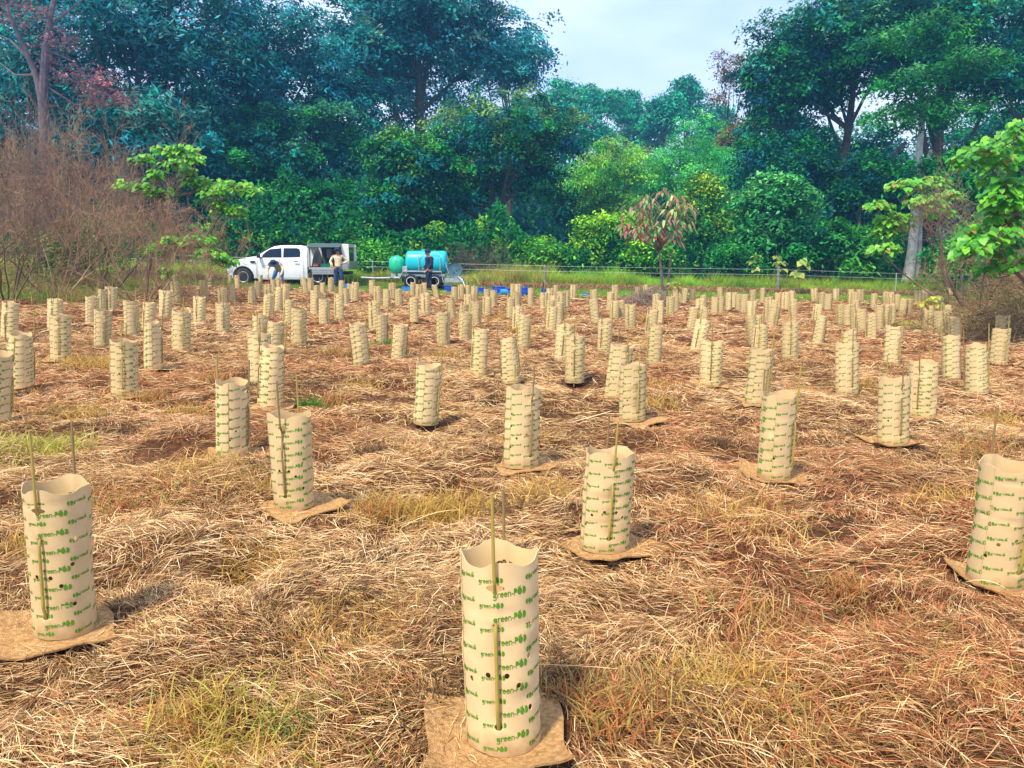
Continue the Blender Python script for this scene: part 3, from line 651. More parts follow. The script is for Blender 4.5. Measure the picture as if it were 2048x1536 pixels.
# tufts growing through the straw
TUFTS = [(60, 905, .30, 900, 0), (620, 812, .10, 260, 1), (210, 740, .25, 500, 2), (820, 1030, .22, 500, 2), (900, 1010, .2, 500, 2), (520, 1125, .16, 400, 2), (480, 1440, .24, 260, 0), (590, 1440, .06, 40, 1), (450, 1520, .2, 400, 2),
 (1450, 1385, .22, 500, 2), (1240, 1420, .16, 380, 3), (770, 690, .2, 160, 1), (890, 715, .15, 150, 2), (1045, 665, .3, 300, 2), (1310, 815, .2, 200, 2), (1300, 685, .25, 300, 2), (1000, 640, .3, 300, 2), (1900, 1030, .2, 200, 2), (700, 1260, .2, 240, 2), (1500, 1250, .25, 260, 3),
 (300, 800, .12, 200, 3), (160, 830, .25, 300, 2), (400, 960, .2, 260, 2), (1080, 1000, .2, 250, 2), (1620, 1480, .25, 300, 3), (1850, 1380, .3, 320, 3), (1950, 900, .3, 300, 3), (1980, 860, .25, 200, 3), (1180, 1440, .15, 300, 3), (1830, 650, .5, 500, 0), (330, 1010, .3, 300, 3), (1480, 1060, .3, 300, 2), (200, 1010, .2, 200, 3)]
TC = [[[.50, .48, .07], [.38, .42, .05], [.55, .42, .13]], [[.08, .22, .02], [.12, .26, .03]], [[.62, .38, .08], [.54, .40, .09], [.46, .24, .07]], [[.58, .24, .08], [.52, .34, .10], [.52, .17, .08], [.44, .38, .10]]]
TC.append([[.22, .13, .06], [.16, .09, .04], [.26, .18, .07], [.12, .07, .035]])
for q in range(75):
    py = 600+850*random.random()**1.5; TUFTS.append((random.uniform(0, 2048), py, random.uniform(.08, .22), 170, random.choice([4, 4, 4, 2, 3])))
P_ = []
for (px, py, r_, n, k) in TUFTS:
    c = on_ground(px, py); n = int(n*1.2); x = c.x+rng.normal(0, r_*.5, n); y = c.y+rng.normal(0, r_*.5, n)
    kp = np.ones(n, bool)
    for (a, b) in pods_xy: kp &= np.hypot(x-a, y-b) > (.20 if b < 6 else .13)
    x = x[kp]; y = y[kp]; n = len(x); d = max(c.y, 2)
    P_.append(blades(x, y, rng.uniform(.04, .15, n)*(.45 if k == 4 else .58 if py > 1100 else .8), .0022+.0006*d*rng.uniform(.6, 1.2, n), rng.uniform(.3, 1.3, n), pick(TC[k], n), zoff=.01))
V, Q, C = merge(P_); tag(link('grass_tufts', npmesh('grass_tufts', V, Q, M['grass'], C)), 'small green and rusty grass tufts growing through the mulch', 'grass', kind='stuff')
# mown verge
n = 170000; y = rng.uniform(9, 36, n); x = rng.uniform(-1, 1, n)*(.72*y+2); g = gmix(x, y); kp = (rng.random(n) < g*(.35+.9*vnoise(x, y, .9, 21))) & ((y > 20) | (x < -5))
x = x[kp]; y = y[kp]; n = len(x); lf = (x < -7) & (y < 29)
col = pick([[.20, .46, .02], [.30, .52, .03], [.38, .46, .06], [.14, .36, .03]], n)
col2 = pick([[.10, .22, .02], [.25, .22, .05], [.30, .20, .08], [.22, .12, .05]], n); col = np.where((lf & (rng.random(n) < .7))[:, None], col2, col)
h = rng.uniform(.03, .10, n)*np.where(lf, 2.6, 1)*np.where((y > 30) & (x < -2), .8, 1)
V, Q, C = blades(x, y, h, .012+.008*rng.random(n), rng.uniform(.2, 1.0, n), col, 2); tag(link('verge_grass', npmesh('verge_grass', V, Q, M['grass'], C)), 'bright green short grass on the track behind the tree guards', 'grass', kind='stuff')
# tall rank grass along the fence
n = 110000; x = rng.uniform(-27, 27, n); y = 36.2+rng.random(n)**1.3*3.8
kp = ~((x > -13.5) & (x < -2) & (y < 36.2)); x = x[kp]; y = y[kp]; n = len(x)
hh = (.18+.50*vnoise(x, y, .45, 23)+.60*vnoise(x, y, 1.6, 27)**2+.15*rng.random(n))*np.where(y < 36.9, .7, 1); hh *= np.where((x > -2) & (x < 2.2), 1.15, 1)
ck = vnoise(x, y, .35, 24)[:, None]; ck2 = (((x > -3) & (x < 1.5)) | (x > 24))[:, None]
ca = pick([[.20, .52, .03], [.32, .52, .04], [.12, .40, .03]], n); cb = pick([[.46, .38, .06], [.50, .32, .09], [.36, .36, .05]], n); cc = pick([[.60, .40, .15], [.50, .32, .11], [.34, .32, .06]], n)
pr = rng.random((n, 1)); col = np.where(pr < ck*.8-.1, cb, ca); col = np.where(ck2 & (pr < .65), cc, col)
col = col*(.85+.7*vnoise(x, y, 1.1, 29))[:, None]
V, Q, C = blades(x, y, hh*rng.uniform(.6, 1.1, n), .018+.014*rng.random(n), rng.uniform(.15, .7, n), col, 3)
tag(link('tall_grass', npmesh('tall_grass', V, Q, M['grass'], C)), 'tall rank green and straw-coloured grass along the wire fence', 'grass', kind='stuff')
n = 26000; y = rng.uniform(15.5, 28, n); x = -.42*y+rng.uniform(-12, 0, n); hh = .12+.45*vnoise(x, y, .9, 41)**1.5; kp = rng.random(n) < sst(.25, .6, vnoise(x, y, .7, 42))*sst(0, 1.5, -.42*y-x+vnoise(x, y, .8, 43))
for (a, b) in pods_xy: kp &= np.hypot(x-a, y-b) > .13
x = x[kp]; y = y[kp]; hh = hh[kp]; n = len(x); pr = rng.random((n, 1)); gk = sst(.4, .6, vnoise(x, y, .6, 44))[:, None]
col = np.where(pr < gk, pick([[.14, .40, .02], [.22, .44, .03]], n), pick([[.34, .28, .07], [.42, .26, .09], [.28, .34, .05]], n))
V, Q, C = blades(x, y, hh*rng.uniform(.5, 1.1, n), .010+.008*rng.random(n), rng.uniform(.2, .9, n), col, 3)
tag(link('weeds', npmesh('weeds', V, Q, M['grass'], C)), 'green and rusty weeds around the farthest guards at left', 'weeds', kind='stuff')
n = 26000; x = rng.uniform(-18, 20, n); y = 35.9+rng.normal(0, .35, n); kp = ~((x > -13.2) & (x < -1.5)); x = x[kp]; y = y[kp]; n = len(x)
V, Q, C = blades(x, y, rng.uniform(.08, .32, n), .016+.01*rng.random(n), rng.uniform(.8, 2.2, n), pick([[.50, .30, .16], [.42, .20, .12], [.33, .22, .08]], n), 2)
tag(link('dead_grass', npmesh('dead_grass', V, Q, M['straw'], C)), 'pinkish dead grass lying at the foot of the fence', 'dead grass', kind='stuff')

# ------------------------------------------------------------------ foliage
def leaves(c, nrm, size, asp, col):
    """rhombic leaves: c centres, nrm normals"""
    n = len(c); r = rng.normal(size=(n, 3)); a = np.cross(nrm, r); a /= np.linalg.norm(a, axis=1, keepdims=True)+1e-9; b = np.cross(nrm, a); b /= np.linalg.norm(b, axis=1, keepdims=True)+1e-9
    a[:, 2] -= .25; s = size[:, None]; V = np.stack([c-a*s*.5, c+b*s*asp*.5-a*s*.06, c+a*s*.5, c-b*s*asp*.5-a*s*.06], 1)
    Q = np.arange(n*4).reshape(n, 4); return V.reshape(-1, 3), Q, np.repeat(col, 4, 0)
def crown(name, lobes, nclump, per, leaf, cols, asp=.5, clr=.55, flat=.45, droop=0, tops=None, seed=0, mid=.62):
    """lobes: (x,y,z,rx,ry,rz). leaf clumps spread through the outer half of each lobe"""
    lob = np.array(lobes, float); vol = (lob[:, 3]*lob[:, 5])**1.0; pr = vol/vol.sum(); k = rng.choice(len(lob), nclump, p=pr)
    d = rng.normal(size=(nclump, 3)); d /= np.linalg.norm(d, axis=1, keepdims=True); d[:, 2] = np.where(d[:, 2] < -.45, -d[:, 2], d[:, 2])
    rad = mid+(1.03-mid)*rng.random(nclump)**.6; rad = rad*(1+.18*rng.normal(size=nclump)*.7)
    c = lob[k, :3]+d*rad[:, None]*lob[k, 3:6]
    cs = clr*rng.uniform(.6, 1.35, nclump)
    q = np.repeat(np.arange(nclump), per); n = len(q)
    e = rng.normal(size=(n, 3))*.5; e[:, 2] *= flat; off = e*cs[q][:, None]*1.1; off[:, 2] -= droop*np.abs(rng.normal(size=n))*cs[q]+(e[:, 0]**2+e[:, 1]**2)*cs[q]*.5
    p = c[q]+off; nr = d[q]*.5+rng.normal(size=(n, 3))*.45+np.array([0, 0, .75]); nr /= np.linalg.norm(nr, axis=1, keepdims=True)
    cols = np.array(cols); ci = rng.integers(0, len(cols), nclump); col = cols[ci]*rng.uniform(.5, 1.5, (nclump, 1))
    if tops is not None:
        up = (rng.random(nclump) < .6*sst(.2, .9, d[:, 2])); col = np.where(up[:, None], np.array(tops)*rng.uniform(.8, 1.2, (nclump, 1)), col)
    cc = col[q]*rng.uniform(.75, 1.25, (n, 1)); V, Q, C = leaves(p, nr, leaf*rng.uniform(.6, 1.3, n), asp, cc)
    return npmesh(name, V, Q, M['leaf'], C)
def sublobes(rx, ry, rz, cz, n, seed, k=.42):
    r = random.Random(seed); L_ = [(0, 0, cz, rx*.62, ry*.62, rz*.66)]
    for i in range(n):
        a = 2*PI*i/n*1.618+r.random(); v = r.uniform(-.75, .95); q = math.sqrt(max(0, 1-v*v)); f = r.uniform(.5, .78)
        s = r.uniform(.75, 1.25)*k; L_.append((rx*q*math.cos(a)*f, ry*q*math.sin(a)*f, cz+rz*v*f, rx*s, ry*s, rz*s*.8))
    return L_
def trunk_mb(h, r0, lobes, seed, lean=(0, 0), split=.35, stems=1, nb=9):
    rr = random.Random(seed); mb = MB(); lb = sorted(lobes, key=lambda q: -q[3])[:nb]
    for s in range(stems):
        a0 = rr.random()*6.28; sx, sy = (0, 0) if stems == 1 else (math.cos(a0+s*2.4)*r0*1.3, math.sin(a0+s*2.4)*r0*1.3); spread = 0 if stems == 1 else .16
        top = Vector((lean[0]+math.cos(a0+s*2.4)*spread*h, lean[1]+math.sin(a0+s*2.4)*spread*h, h)); pts = []; rs = []
        for i in range(9):
            t = i/8; p = Vector((sx, sy, -.3)).lerp(top, t)+Vector((math.sin(t*5+seed+s)*.03*h*t, math.cos(t*4+seed)*.03*h*t, 0)); pts.append(p); rs.append(r0*((1-t)**.8*.9+.12)*(1+.5*max(0, .1-t)*5)/(1 if stems == 1 else 1.5))
        mb.tube(pts, rs, 9)
        for l in lb[s::stems]:
            t0 = rr.uniform(split, .85); k = int(t0*8); a = pts[k]; e = Vector(l[:3]); e += Vector((rr.uniform(-.2, .2)*l[3], 0, .3*l[5])); m = a.lerp(e, .5)+Vector((0, 0, -.08*(e-a).length)); m2 = a.lerp(e, .78)+Vector((rr.uniform(-.3, .3), rr.uniform(-.3, .3), 0))
            mb.tube([a, a.lerp(m, .5), m, m2, e], [rs[k]*.55, rs[k]*.45, rs[k]*.34, rs[k]*.2, rs[k]*.08], 6)
            for _ in range(3):
                s2 = m.lerp(e, rr.random()); mb.tube([s2, s2+Vector((rr.uniform(-1, 1)*l[3]*.5, rr.uniform(-1, 1)*l[4]*.5, rr.uniform(.1, .7)*l[5]))], [rs[k]*.16, rs[k]*.04], 4)
    return mb
def tree(px, ytop, ybot, wpx, d, cols, label, name='tree', leaf=.26, n=420, per=70, lobes=9, bark='bark', r0=.3, seed=1, asp=.5, clr=.6, tops=None, droop=0, k=.42, stems=1, cat='tree', lean=(0, 0), flat=.45, group=None, ground=None, mid=.62, depth=.75):
    b = at(px, 523, d); gz = float(base_z(b.x, d)) if ground is None else ground
    s = d/FPX*1.0; zt = at(px, ytop, d).z-gz; zb = at(px, ybot, d).z-gz; rx = wpx/2*s; rz = (zt-zb)/2; cz = (zt+zb)/2; ry = rx*depth
    lb = sublobes(rx, ry, rz, cz, lobes, seed, k)
    e = empty(name, (b.x, d, gz)); tag(e, label, cat, group)
    link('crown', crown('crown', lb, n, per, leaf, cols, asp=asp, clr=clr, tops=tops, droop=droop, seed=seed, flat=flat, mid=mid), e)
    trunk_mb(max(cz+rz*.35, 1), r0, lb, seed, lean=lean, stems=stems).build('trunk', M[bark], e)
    return e
BG = [[.004, .13, .13], [.008, .18, .17], [.014, .24, .17], [.004, .09, .13]]      # blue-green leaves, blue raised to put bluish haze into their colour
BL = [[.02, .28, .34], [.04, .36, .40], [.08, .42, .36]]
DG = [[.006, .14, .03], [.014, .22, .03], [.03, .28, .04], [.005, .10, .05]]
MG = [[.04, .27, .03], [.06, .34, .05], [.09, .37, .04]]
YG = [[.15, .44, .02], [.26, .52, .02], [.11, .38, .03]]
OG = [[.20, .60, .06], [.34, .68, .06], [.12, .50, .09]]
GRP = 'big trees of the wood behind the field'
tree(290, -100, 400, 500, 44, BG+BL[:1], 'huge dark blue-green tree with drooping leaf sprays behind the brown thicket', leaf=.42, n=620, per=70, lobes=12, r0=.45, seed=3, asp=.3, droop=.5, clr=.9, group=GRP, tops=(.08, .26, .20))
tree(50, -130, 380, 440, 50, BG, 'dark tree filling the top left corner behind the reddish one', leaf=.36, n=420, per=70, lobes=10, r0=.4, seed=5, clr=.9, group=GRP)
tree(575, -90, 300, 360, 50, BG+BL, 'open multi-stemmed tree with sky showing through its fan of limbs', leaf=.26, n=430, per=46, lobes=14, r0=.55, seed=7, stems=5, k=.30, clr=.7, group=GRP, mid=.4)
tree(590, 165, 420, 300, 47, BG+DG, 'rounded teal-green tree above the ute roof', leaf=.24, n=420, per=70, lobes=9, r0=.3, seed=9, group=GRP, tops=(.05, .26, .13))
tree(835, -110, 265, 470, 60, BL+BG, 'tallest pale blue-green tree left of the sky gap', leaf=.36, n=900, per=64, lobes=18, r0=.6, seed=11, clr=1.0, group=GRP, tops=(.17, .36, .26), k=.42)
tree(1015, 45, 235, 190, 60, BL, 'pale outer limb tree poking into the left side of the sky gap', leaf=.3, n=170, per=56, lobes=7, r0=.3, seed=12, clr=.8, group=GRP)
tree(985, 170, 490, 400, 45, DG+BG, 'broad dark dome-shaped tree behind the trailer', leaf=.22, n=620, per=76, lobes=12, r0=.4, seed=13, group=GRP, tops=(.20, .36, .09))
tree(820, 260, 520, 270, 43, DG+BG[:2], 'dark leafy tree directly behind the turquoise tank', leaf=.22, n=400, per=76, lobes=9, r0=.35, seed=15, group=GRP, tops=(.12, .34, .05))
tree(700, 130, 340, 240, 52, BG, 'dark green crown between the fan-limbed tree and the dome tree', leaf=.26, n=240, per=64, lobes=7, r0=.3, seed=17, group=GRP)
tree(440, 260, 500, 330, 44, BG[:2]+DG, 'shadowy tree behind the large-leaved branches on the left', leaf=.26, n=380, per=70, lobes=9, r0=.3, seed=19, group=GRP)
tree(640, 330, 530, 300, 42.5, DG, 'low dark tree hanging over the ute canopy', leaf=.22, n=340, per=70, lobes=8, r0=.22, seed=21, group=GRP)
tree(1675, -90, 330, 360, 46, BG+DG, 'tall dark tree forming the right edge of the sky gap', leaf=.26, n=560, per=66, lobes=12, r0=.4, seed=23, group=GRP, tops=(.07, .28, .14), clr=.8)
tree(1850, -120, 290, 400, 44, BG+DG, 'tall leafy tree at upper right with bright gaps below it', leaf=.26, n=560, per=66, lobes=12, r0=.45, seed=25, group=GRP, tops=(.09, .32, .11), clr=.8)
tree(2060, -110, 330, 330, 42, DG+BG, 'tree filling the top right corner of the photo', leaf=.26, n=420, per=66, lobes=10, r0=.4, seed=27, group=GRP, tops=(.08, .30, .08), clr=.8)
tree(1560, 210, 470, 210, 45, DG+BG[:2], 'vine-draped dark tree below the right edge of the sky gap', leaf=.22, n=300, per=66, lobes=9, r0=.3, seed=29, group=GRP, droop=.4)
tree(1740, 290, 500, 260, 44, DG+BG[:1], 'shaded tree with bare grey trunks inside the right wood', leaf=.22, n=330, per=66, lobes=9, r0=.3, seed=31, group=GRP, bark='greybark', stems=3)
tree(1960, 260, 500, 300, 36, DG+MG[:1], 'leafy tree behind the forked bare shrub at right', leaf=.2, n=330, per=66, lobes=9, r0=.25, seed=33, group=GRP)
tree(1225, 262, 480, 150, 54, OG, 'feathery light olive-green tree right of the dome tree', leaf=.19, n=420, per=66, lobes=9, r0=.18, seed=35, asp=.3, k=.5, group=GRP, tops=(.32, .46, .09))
tree(1370, 232, 470, 230, 58, [[.05, .46, .12], [.09, .56, .16], [.16, .60, .08]], 'rounded mid-green willow-like tree under the far ridge', leaf=.22, n=620, per=66, lobes=10, r0=.25, seed=37, asp=.3, k=.5, group=GRP)
tree(1450, 85, 250, 120, 66, [[.22, .13, .06], [.16, .14, .06], [.28, .15, .08]], 'thin tree with sparse orange-brown leaves against the sky', leaf=.22, n=90, per=34, lobes=10, r0=.2, seed=39, k=.3, clr=.6, stems=2, group=GRP, mid=.3)
tree(1470, 220, 330, 90, 62, [[.32, .15, .09], [.24, .16, .07]], 'orange-leaved crown below the thin sparse tree', leaf=.22, n=110, per=50, lobes=6, r0=.18, seed=40, group=GRP)
tree(1398, 318, 540, 92, 41, [[.04, .24, .04], [.07, .30, .04]], 'conical tree with yellow-green new growth at its top', leaf=.17, n=240, per=64, lobes=9, r0=.15, seed=41, k=.38, tops=(.46, .60, .03))
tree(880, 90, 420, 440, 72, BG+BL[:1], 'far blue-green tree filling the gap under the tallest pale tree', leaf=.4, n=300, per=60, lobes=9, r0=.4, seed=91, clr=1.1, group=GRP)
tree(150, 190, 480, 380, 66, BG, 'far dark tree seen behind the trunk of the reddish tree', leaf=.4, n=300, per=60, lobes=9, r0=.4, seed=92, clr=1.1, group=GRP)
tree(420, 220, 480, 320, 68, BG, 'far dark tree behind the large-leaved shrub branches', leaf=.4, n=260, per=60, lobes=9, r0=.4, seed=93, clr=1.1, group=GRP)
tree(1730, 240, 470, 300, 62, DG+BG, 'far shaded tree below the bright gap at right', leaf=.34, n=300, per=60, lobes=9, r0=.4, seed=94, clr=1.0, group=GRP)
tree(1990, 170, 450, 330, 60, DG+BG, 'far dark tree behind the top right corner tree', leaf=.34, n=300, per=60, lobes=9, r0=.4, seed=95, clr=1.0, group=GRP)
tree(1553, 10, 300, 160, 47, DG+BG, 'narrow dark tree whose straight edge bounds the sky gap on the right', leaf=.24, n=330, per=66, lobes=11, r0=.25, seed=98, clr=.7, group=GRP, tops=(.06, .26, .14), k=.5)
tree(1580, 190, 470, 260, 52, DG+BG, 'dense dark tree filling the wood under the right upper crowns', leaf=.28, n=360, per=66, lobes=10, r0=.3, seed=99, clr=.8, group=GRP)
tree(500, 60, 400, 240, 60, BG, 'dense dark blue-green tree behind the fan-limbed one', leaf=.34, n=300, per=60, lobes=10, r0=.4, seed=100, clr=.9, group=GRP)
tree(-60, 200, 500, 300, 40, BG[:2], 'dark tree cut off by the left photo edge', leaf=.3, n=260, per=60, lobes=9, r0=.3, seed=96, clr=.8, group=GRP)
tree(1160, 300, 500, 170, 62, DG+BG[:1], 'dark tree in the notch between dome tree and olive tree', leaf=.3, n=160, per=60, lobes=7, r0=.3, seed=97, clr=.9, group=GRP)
# far ridge
for i, (px, yt, w, lab) in enumerate([(1120, 155, 100, 'leftmost tree on the far ridge touching the pale tree'), (1200, 157, 110, 'flat-topped tree on the far ridge, second from the left'), (1262, 175, 80, 'low ridge tree left of the middle of the sky gap'), (1322, 168, 90, 'ridge tree with uneven crown near the middle of the gap'),
      (1366, 150, 60, 'tallest narrow vine-covered tree on the far ridge'), (1420, 200, 90, 'ridge tree just left of the orange-brown sparse tree'), (1170, 215, 130, 'lower ridge tree behind the olive-green feathery one'), (1290, 222, 150, 'broad dark tree low on the far ridge'), (1420, 235, 120, 'ridge tree low beside the orange leaves'), (1040, 190, 120, 'ridge tree mostly hidden behind the dome tree')]):
    tree(px, yt, yt+110, w, 112+6*(i % 3), [[.008, .34, .14], [.02, .44, .18], [.008, .26, .17]], lab, leaf=.5, n=130, per=46, lobes=7, r0=.3, seed=50+i, clr=1.3, group='trees on the far ridge', flat=.3, tops=(.09, .36, .20))
# layered bright broadleaf shrubs of the right-hand wood edge, yellow shrubs
tree(1540, 330, 545, 200, 40.5, [[.04, .32, .07], [.08, .42, .10], [.03, .22, .06]], 'large bright layered shrub right of the conical tree', 'shrub', leaf=.24, n=330, per=56, lobes=12, r0=.12, seed=61, k=.36, cat='shrub', flat=.25, tops=(.16, .50, .13))
tree(1640, 420, 550, 150, 39.5, MG+DG, 'bright green shrub tier behind the pale seedling', 'shrub', leaf=.22, n=200, per=50, lobes=9, r0=.1, seed=63, cat='shrub', flat=.25)
tree(1730, 440, 560, 120, 38.5, MG+YG[2:], 'broad-leaved weed clump with drooping light leaves near fence end', 'shrub', leaf=.30, n=80, per=34, lobes=7, r0=.06, seed=65, cat='shrub', asp=.35, droop=.3)
tree(1215, 405, 545, 170, 41, YG+MG[:1], 'bright yellow-green shrub behind the fence, left of the red-leaved tree', 'shrub', leaf=.2, n=230, per=54, lobes=10, r0=.09, seed=67, cat='shrub', flat=.3, tops=(.34, .60, .03))
tree(1090, 470, 545, 120, 40, YG+MG, 'low yellow-green shrub behind the left fence post', 'shrub', leaf=.2, n=110, per=50, lobes=7, r0=.07, seed=69, cat='shrub', flat=.3)
tree(1290, 468, 545, 110, 39.5, YG[:2]+MG, 'low bright shrub partly behind the red-leaved tree', 'shrub', leaf=.2, n=120, per=50, lobes=7, r0=.07, seed=71, cat='shrub', flat=.3)
tree(757, 478, 548, 80, 39, YG[:1]+MG, 'yellow-green bush between the ute and the green tank', 'shrub', leaf=.18, n=110, per=50, lobes=6, r0=.06, seed=73, cat='shrub')
tree(1478, 480, 560, 120, 39, MG+DG, 'small dark-green shrub left of the right fence post', 'shrub', leaf=.18, n=120, per=50, lobes=6, r0=.06, seed=75, cat='shrub')
tree(1915, 470, 570, 110, 33, MG+DG, 'dense green shrub right of the pale leaning trunk', 'shrub', leaf=.16, n=170, per=50, lobes=7, r0=.06, seed=77, cat='shrub')
tree(1990, 400, 570, 190, 24, MG+OG[:1], 'olive and green shrub behind the right broad leaves', 'shrub', leaf=.13, n=170, per=50, lobes=7, r0=.06, seed=79, cat='shrub')
tree(150, 440, 575, 240, 21, [[.12, .18, .03], [.20, .20, .05], [.07, .14, .03]], 'small-leaved scrub with pale flower heads inside the brown thicket', 'shrub', leaf=.08, n=170, per=46, lobes=10, r0=.04, seed=81, cat='shrub', clr=.4)
# undergrowth mass
n = 90000; x = rng.uniform(-40, 38, n); y = 39.3+rng.random(n)*6; top = 1.2+2.6*vnoise(x, y*0, .25, 31)+1.2*vnoise(x, y*0, .9, 32); z = base_z(x, y)+top*rng.random(n)**.8
nr = rng.normal(size=(n, 3))*.6+np.array([0, -.3, .6]); nr /= np.linalg.norm(nr, axis=1, keepdims=True)
ck = vnoise(x, z*1.5+y*.3, 1.2, 33)[:, None]; col = np.where(ck > .68, pick([[.22, .48, .03], [.10, .34, .04]], n), pick(DG, n))
V, Q, C = leaves(np.stack([x, y, z], 1), nr, rng.uniform(.14, .30, n), .5, col)
tag(link('undergrowth', npmesh('undergrowth', V, Q, M['leaf'], C)), 'dense dark undergrowth at the foot of the wood', 'undergrowth', kind='stuff')
n = 60000; x = rng.uniform(-95, 95, n); y = 72+rng.random(n)*25; z = base_z(x, y)+rng.random(n)*(6+5*vnoise(x, y*0, .08, 35))
nr = rng.normal(size=(n, 3))*.6+np.array([0, -.3, .6]); nr /= np.linalg.norm(nr, axis=1, keepdims=True)
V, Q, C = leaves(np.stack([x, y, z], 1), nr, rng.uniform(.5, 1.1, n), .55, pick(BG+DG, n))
tag(link('far_wood', npmesh('far_wood', V, Q, M['leaf'], C)), 'far-off wood on the slope seen between the trunks', 'wood', kind='stuff')

# ------------------------------------------------------------------ bare twiggy shrubs
def twig_mb(seed, h, spread, n0=7, depth=5, seg=3, r0=.03, up=.6, ratio=.72, kids=3, upbias=.12):
    rr = random.Random(seed); V = []; Q = []
    def tri(a, b, ra, rb):
        t = (b-a).normalized(); u = t.orthogonal().normalized(); w = t.cross(u); o = len(V)
        for k in range(3): c = math.cos(2.094*k); s = math.sin(2.094*k); V.append(a+(u*c+w*s)*ra)
        for k in range(3): c = math.cos(2.094*k); s = math.sin(2.094*k); V.append(b+(u*c+w*s)*rb)
        for k in range(3): Q.append((o+k, o+(k+1) % 3, o+3+(k+1) % 3, o+3+k))
    tips = []
    def grow(p, d, l, r, dep):
        a = p
        for _ in range(3):
            d = (d+Vector((rr.uniform(-.22, .22), rr.uniform(-.22, .22), rr.uniform(-.12, .2)))).normalized(); b = a+d*l/3; tri(a, b, r, r*.82); r *= .82; a = b
            if dep > 0 and rr.random() < .42: sub(a, d, l, r, dep)
        if dep == 0: tips.append((a, d)); return
        for _ in range(kids): sub(a, d, l, r, dep)
    def sub(a, d, l, r, dep):
        q = (d+Vector((rr.gauss(0, .75), rr.gauss(0, .75), rr.gauss(upbias, .55)))).normalized(); grow(a, q, l*ratio*rr.uniform(.7, 1.15), max(r*.70, .0042), dep-1)
    for i in range(n0):
        a = rr.uniform(0, 6.28); d = Vector((math.cos(a)*spread, math.sin(a)*spread, up+rr.random()*.5)).normalized(); grow(Vector((math.cos(a)*.1, math.sin(a)*.1, -.05)), d, h*.42*rr.uniform(.7, 1.1), r0*rr.uniform(.7, 1.2), depth)
    return np.array([v[:] for v in V]), np.array(Q), tips
def twig_shrub(name, mesh, px, py, d, s, rz, label, m=None, group=None, cat='bare shrub', sz=None):
    b = at(px, py, d); o = link(name, mesh, None, (b.x, d, float(base_z(b.x, d))), (0, 0, rz)); o.scale = (s, s, sz or s); return tag(o, label, cat, group)
tv, tq, _ = twig_mb(4, 3.2, .9, 6, 5, r0=.03, kids=2); TW1 = npmesh('bare_shrub', tv, tq, M['twig'])
tv, tq, _ = twig_mb(9, 2.9, 1.1, 7, 5, r0=.026, kids=2, up=.45); TW2 = npmesh('bare_shrub', tv, tq, M['twigr'])
tv, tq, _ = twig_mb(14, 2.6, .8, 6, 4, r0=.03, kids=2, up=.5); TW3 = npmesh('bare_shrub', tv, tq, M['twigp'])
print('twig faces', len(tq), TW1.polygons.__len__(), TW2.polygons.__len__())
G1 = 'bare brown shrubs making the left thicket'
for (px, d, s, rz, me, lab, sz) in [(10, 15.5, .85, 0, TW1, 'bare brown shrub at the left photo edge, tallest at its back', 1.2), (110, 17, .9, 1.1, TW2, 'reddish bare shrub in front of the tall reddish tree', 1.25), (205, 19, 1.0, 2.0, TW1, 'tallest bare shrub in the middle of the brown thicket', 1.45), (285, 15.5, .75, 3.0, TW2, 'low spreading bare shrub under the large green leaves', .95),
      (60, 24, 1.2, 4.0, TW3, 'bare shrub farther back behind the left-edge shrub', 1.5), (260, 25, 1.2, 5.0, TW3, 'bare purplish shrub at the back of the thicket', 1.35), (385, 19, .62, 0.6, TW2, 'rightmost bare shrub of the brown thicket, near the ute bonnet', .8), (160, 24, 1.2, 2.8, TW1, 'bare grey-brown shrub behind the middle of the thicket', 1.55), (-60, 22, 1.2, 3.5, TW2, 'bare shrub cut off by the left photo edge', 1.4)]:
    twig_shrub('bare_shrub', me, px, 560, d, s, rz, lab, group=G1, sz=sz*1.22)
twig_shrub('bare_shrub', TW3, 985, 545, 39.5, 1.1, .4, 'leafless purplish shrub against the dark dome tree', sz=1.15)
twig_shrub('bare_shrub', TW3, 930, 545, 40.2, .9, 2.4, 'leafless grey shrub just right of the hose reel', sz=1.1)
twig_shrub('bare_shrub', TW1, 1965, 575, 15.5, .8, 1.0, 'forked bare red-brown shrub at right in front of the green leaves', sz=1.25)
twig_shrub('bare_shrub', TW2, 1985, 575, 20, .75, 4.0, 'thin bare shrub well behind the right broad leaves', sz=.95)
# dead brush heap, right and small one
def brush(name, c, r, h, n, label, cols, seed):
    x = c.x+rng.normal(0, r*.5, n); y = c.y+rng.normal(0, r*.45, n); q = np.exp(-((x-c.x)**2+(y-c.y)**2)/(r*r)); z = base_z(x, y)+h*q*rng.random(n)
    V, Q, C = ribbons(x, y, z, rng.uniform(0, 2*PI, n), rng.normal(.25, .5, n), rng.uniform(.15, .6, n), rng.uniform(.004, .009, n), rng.normal(0, .5, n), pick(cols, n), 4)
    return tag(link(name, npmesh(name, V, Q, M['straw'], C)), label, 'brush')
BC = [[.25, .17, .07], [.20, .15, .05], [.14, .14, .04], [.35, .26, .14], [.28, .14, .08]]
brush('dead_brush', Vector((8.9, 12.4, 0)), 1.7, .85, 9000, 'tangled olive-brown dead brush at the right photo edge', BC, 1)
brush('dead_brush', Vector((10.6, 15.5, 0)), 2.0, 1.1, 7000, 'dead brush heap further back under the forked bare shrub', BC, 2)
brush('dead_brush', Vector((3.6, 20.3, 0)), .8, .45, 1400, 'small purplish brush pile at the foot of the red-leaved tree', [[.20, .12, .10], [.32, .26, .20]], 3)
brush('dead_brush', Vector((-13, 21, 0)), 3.2, .7, 8000, 'low weedy brush under the left bare thicket', [[.30, .25, .07], [.16, .30, .04], [.34, .20, .08]], 4)
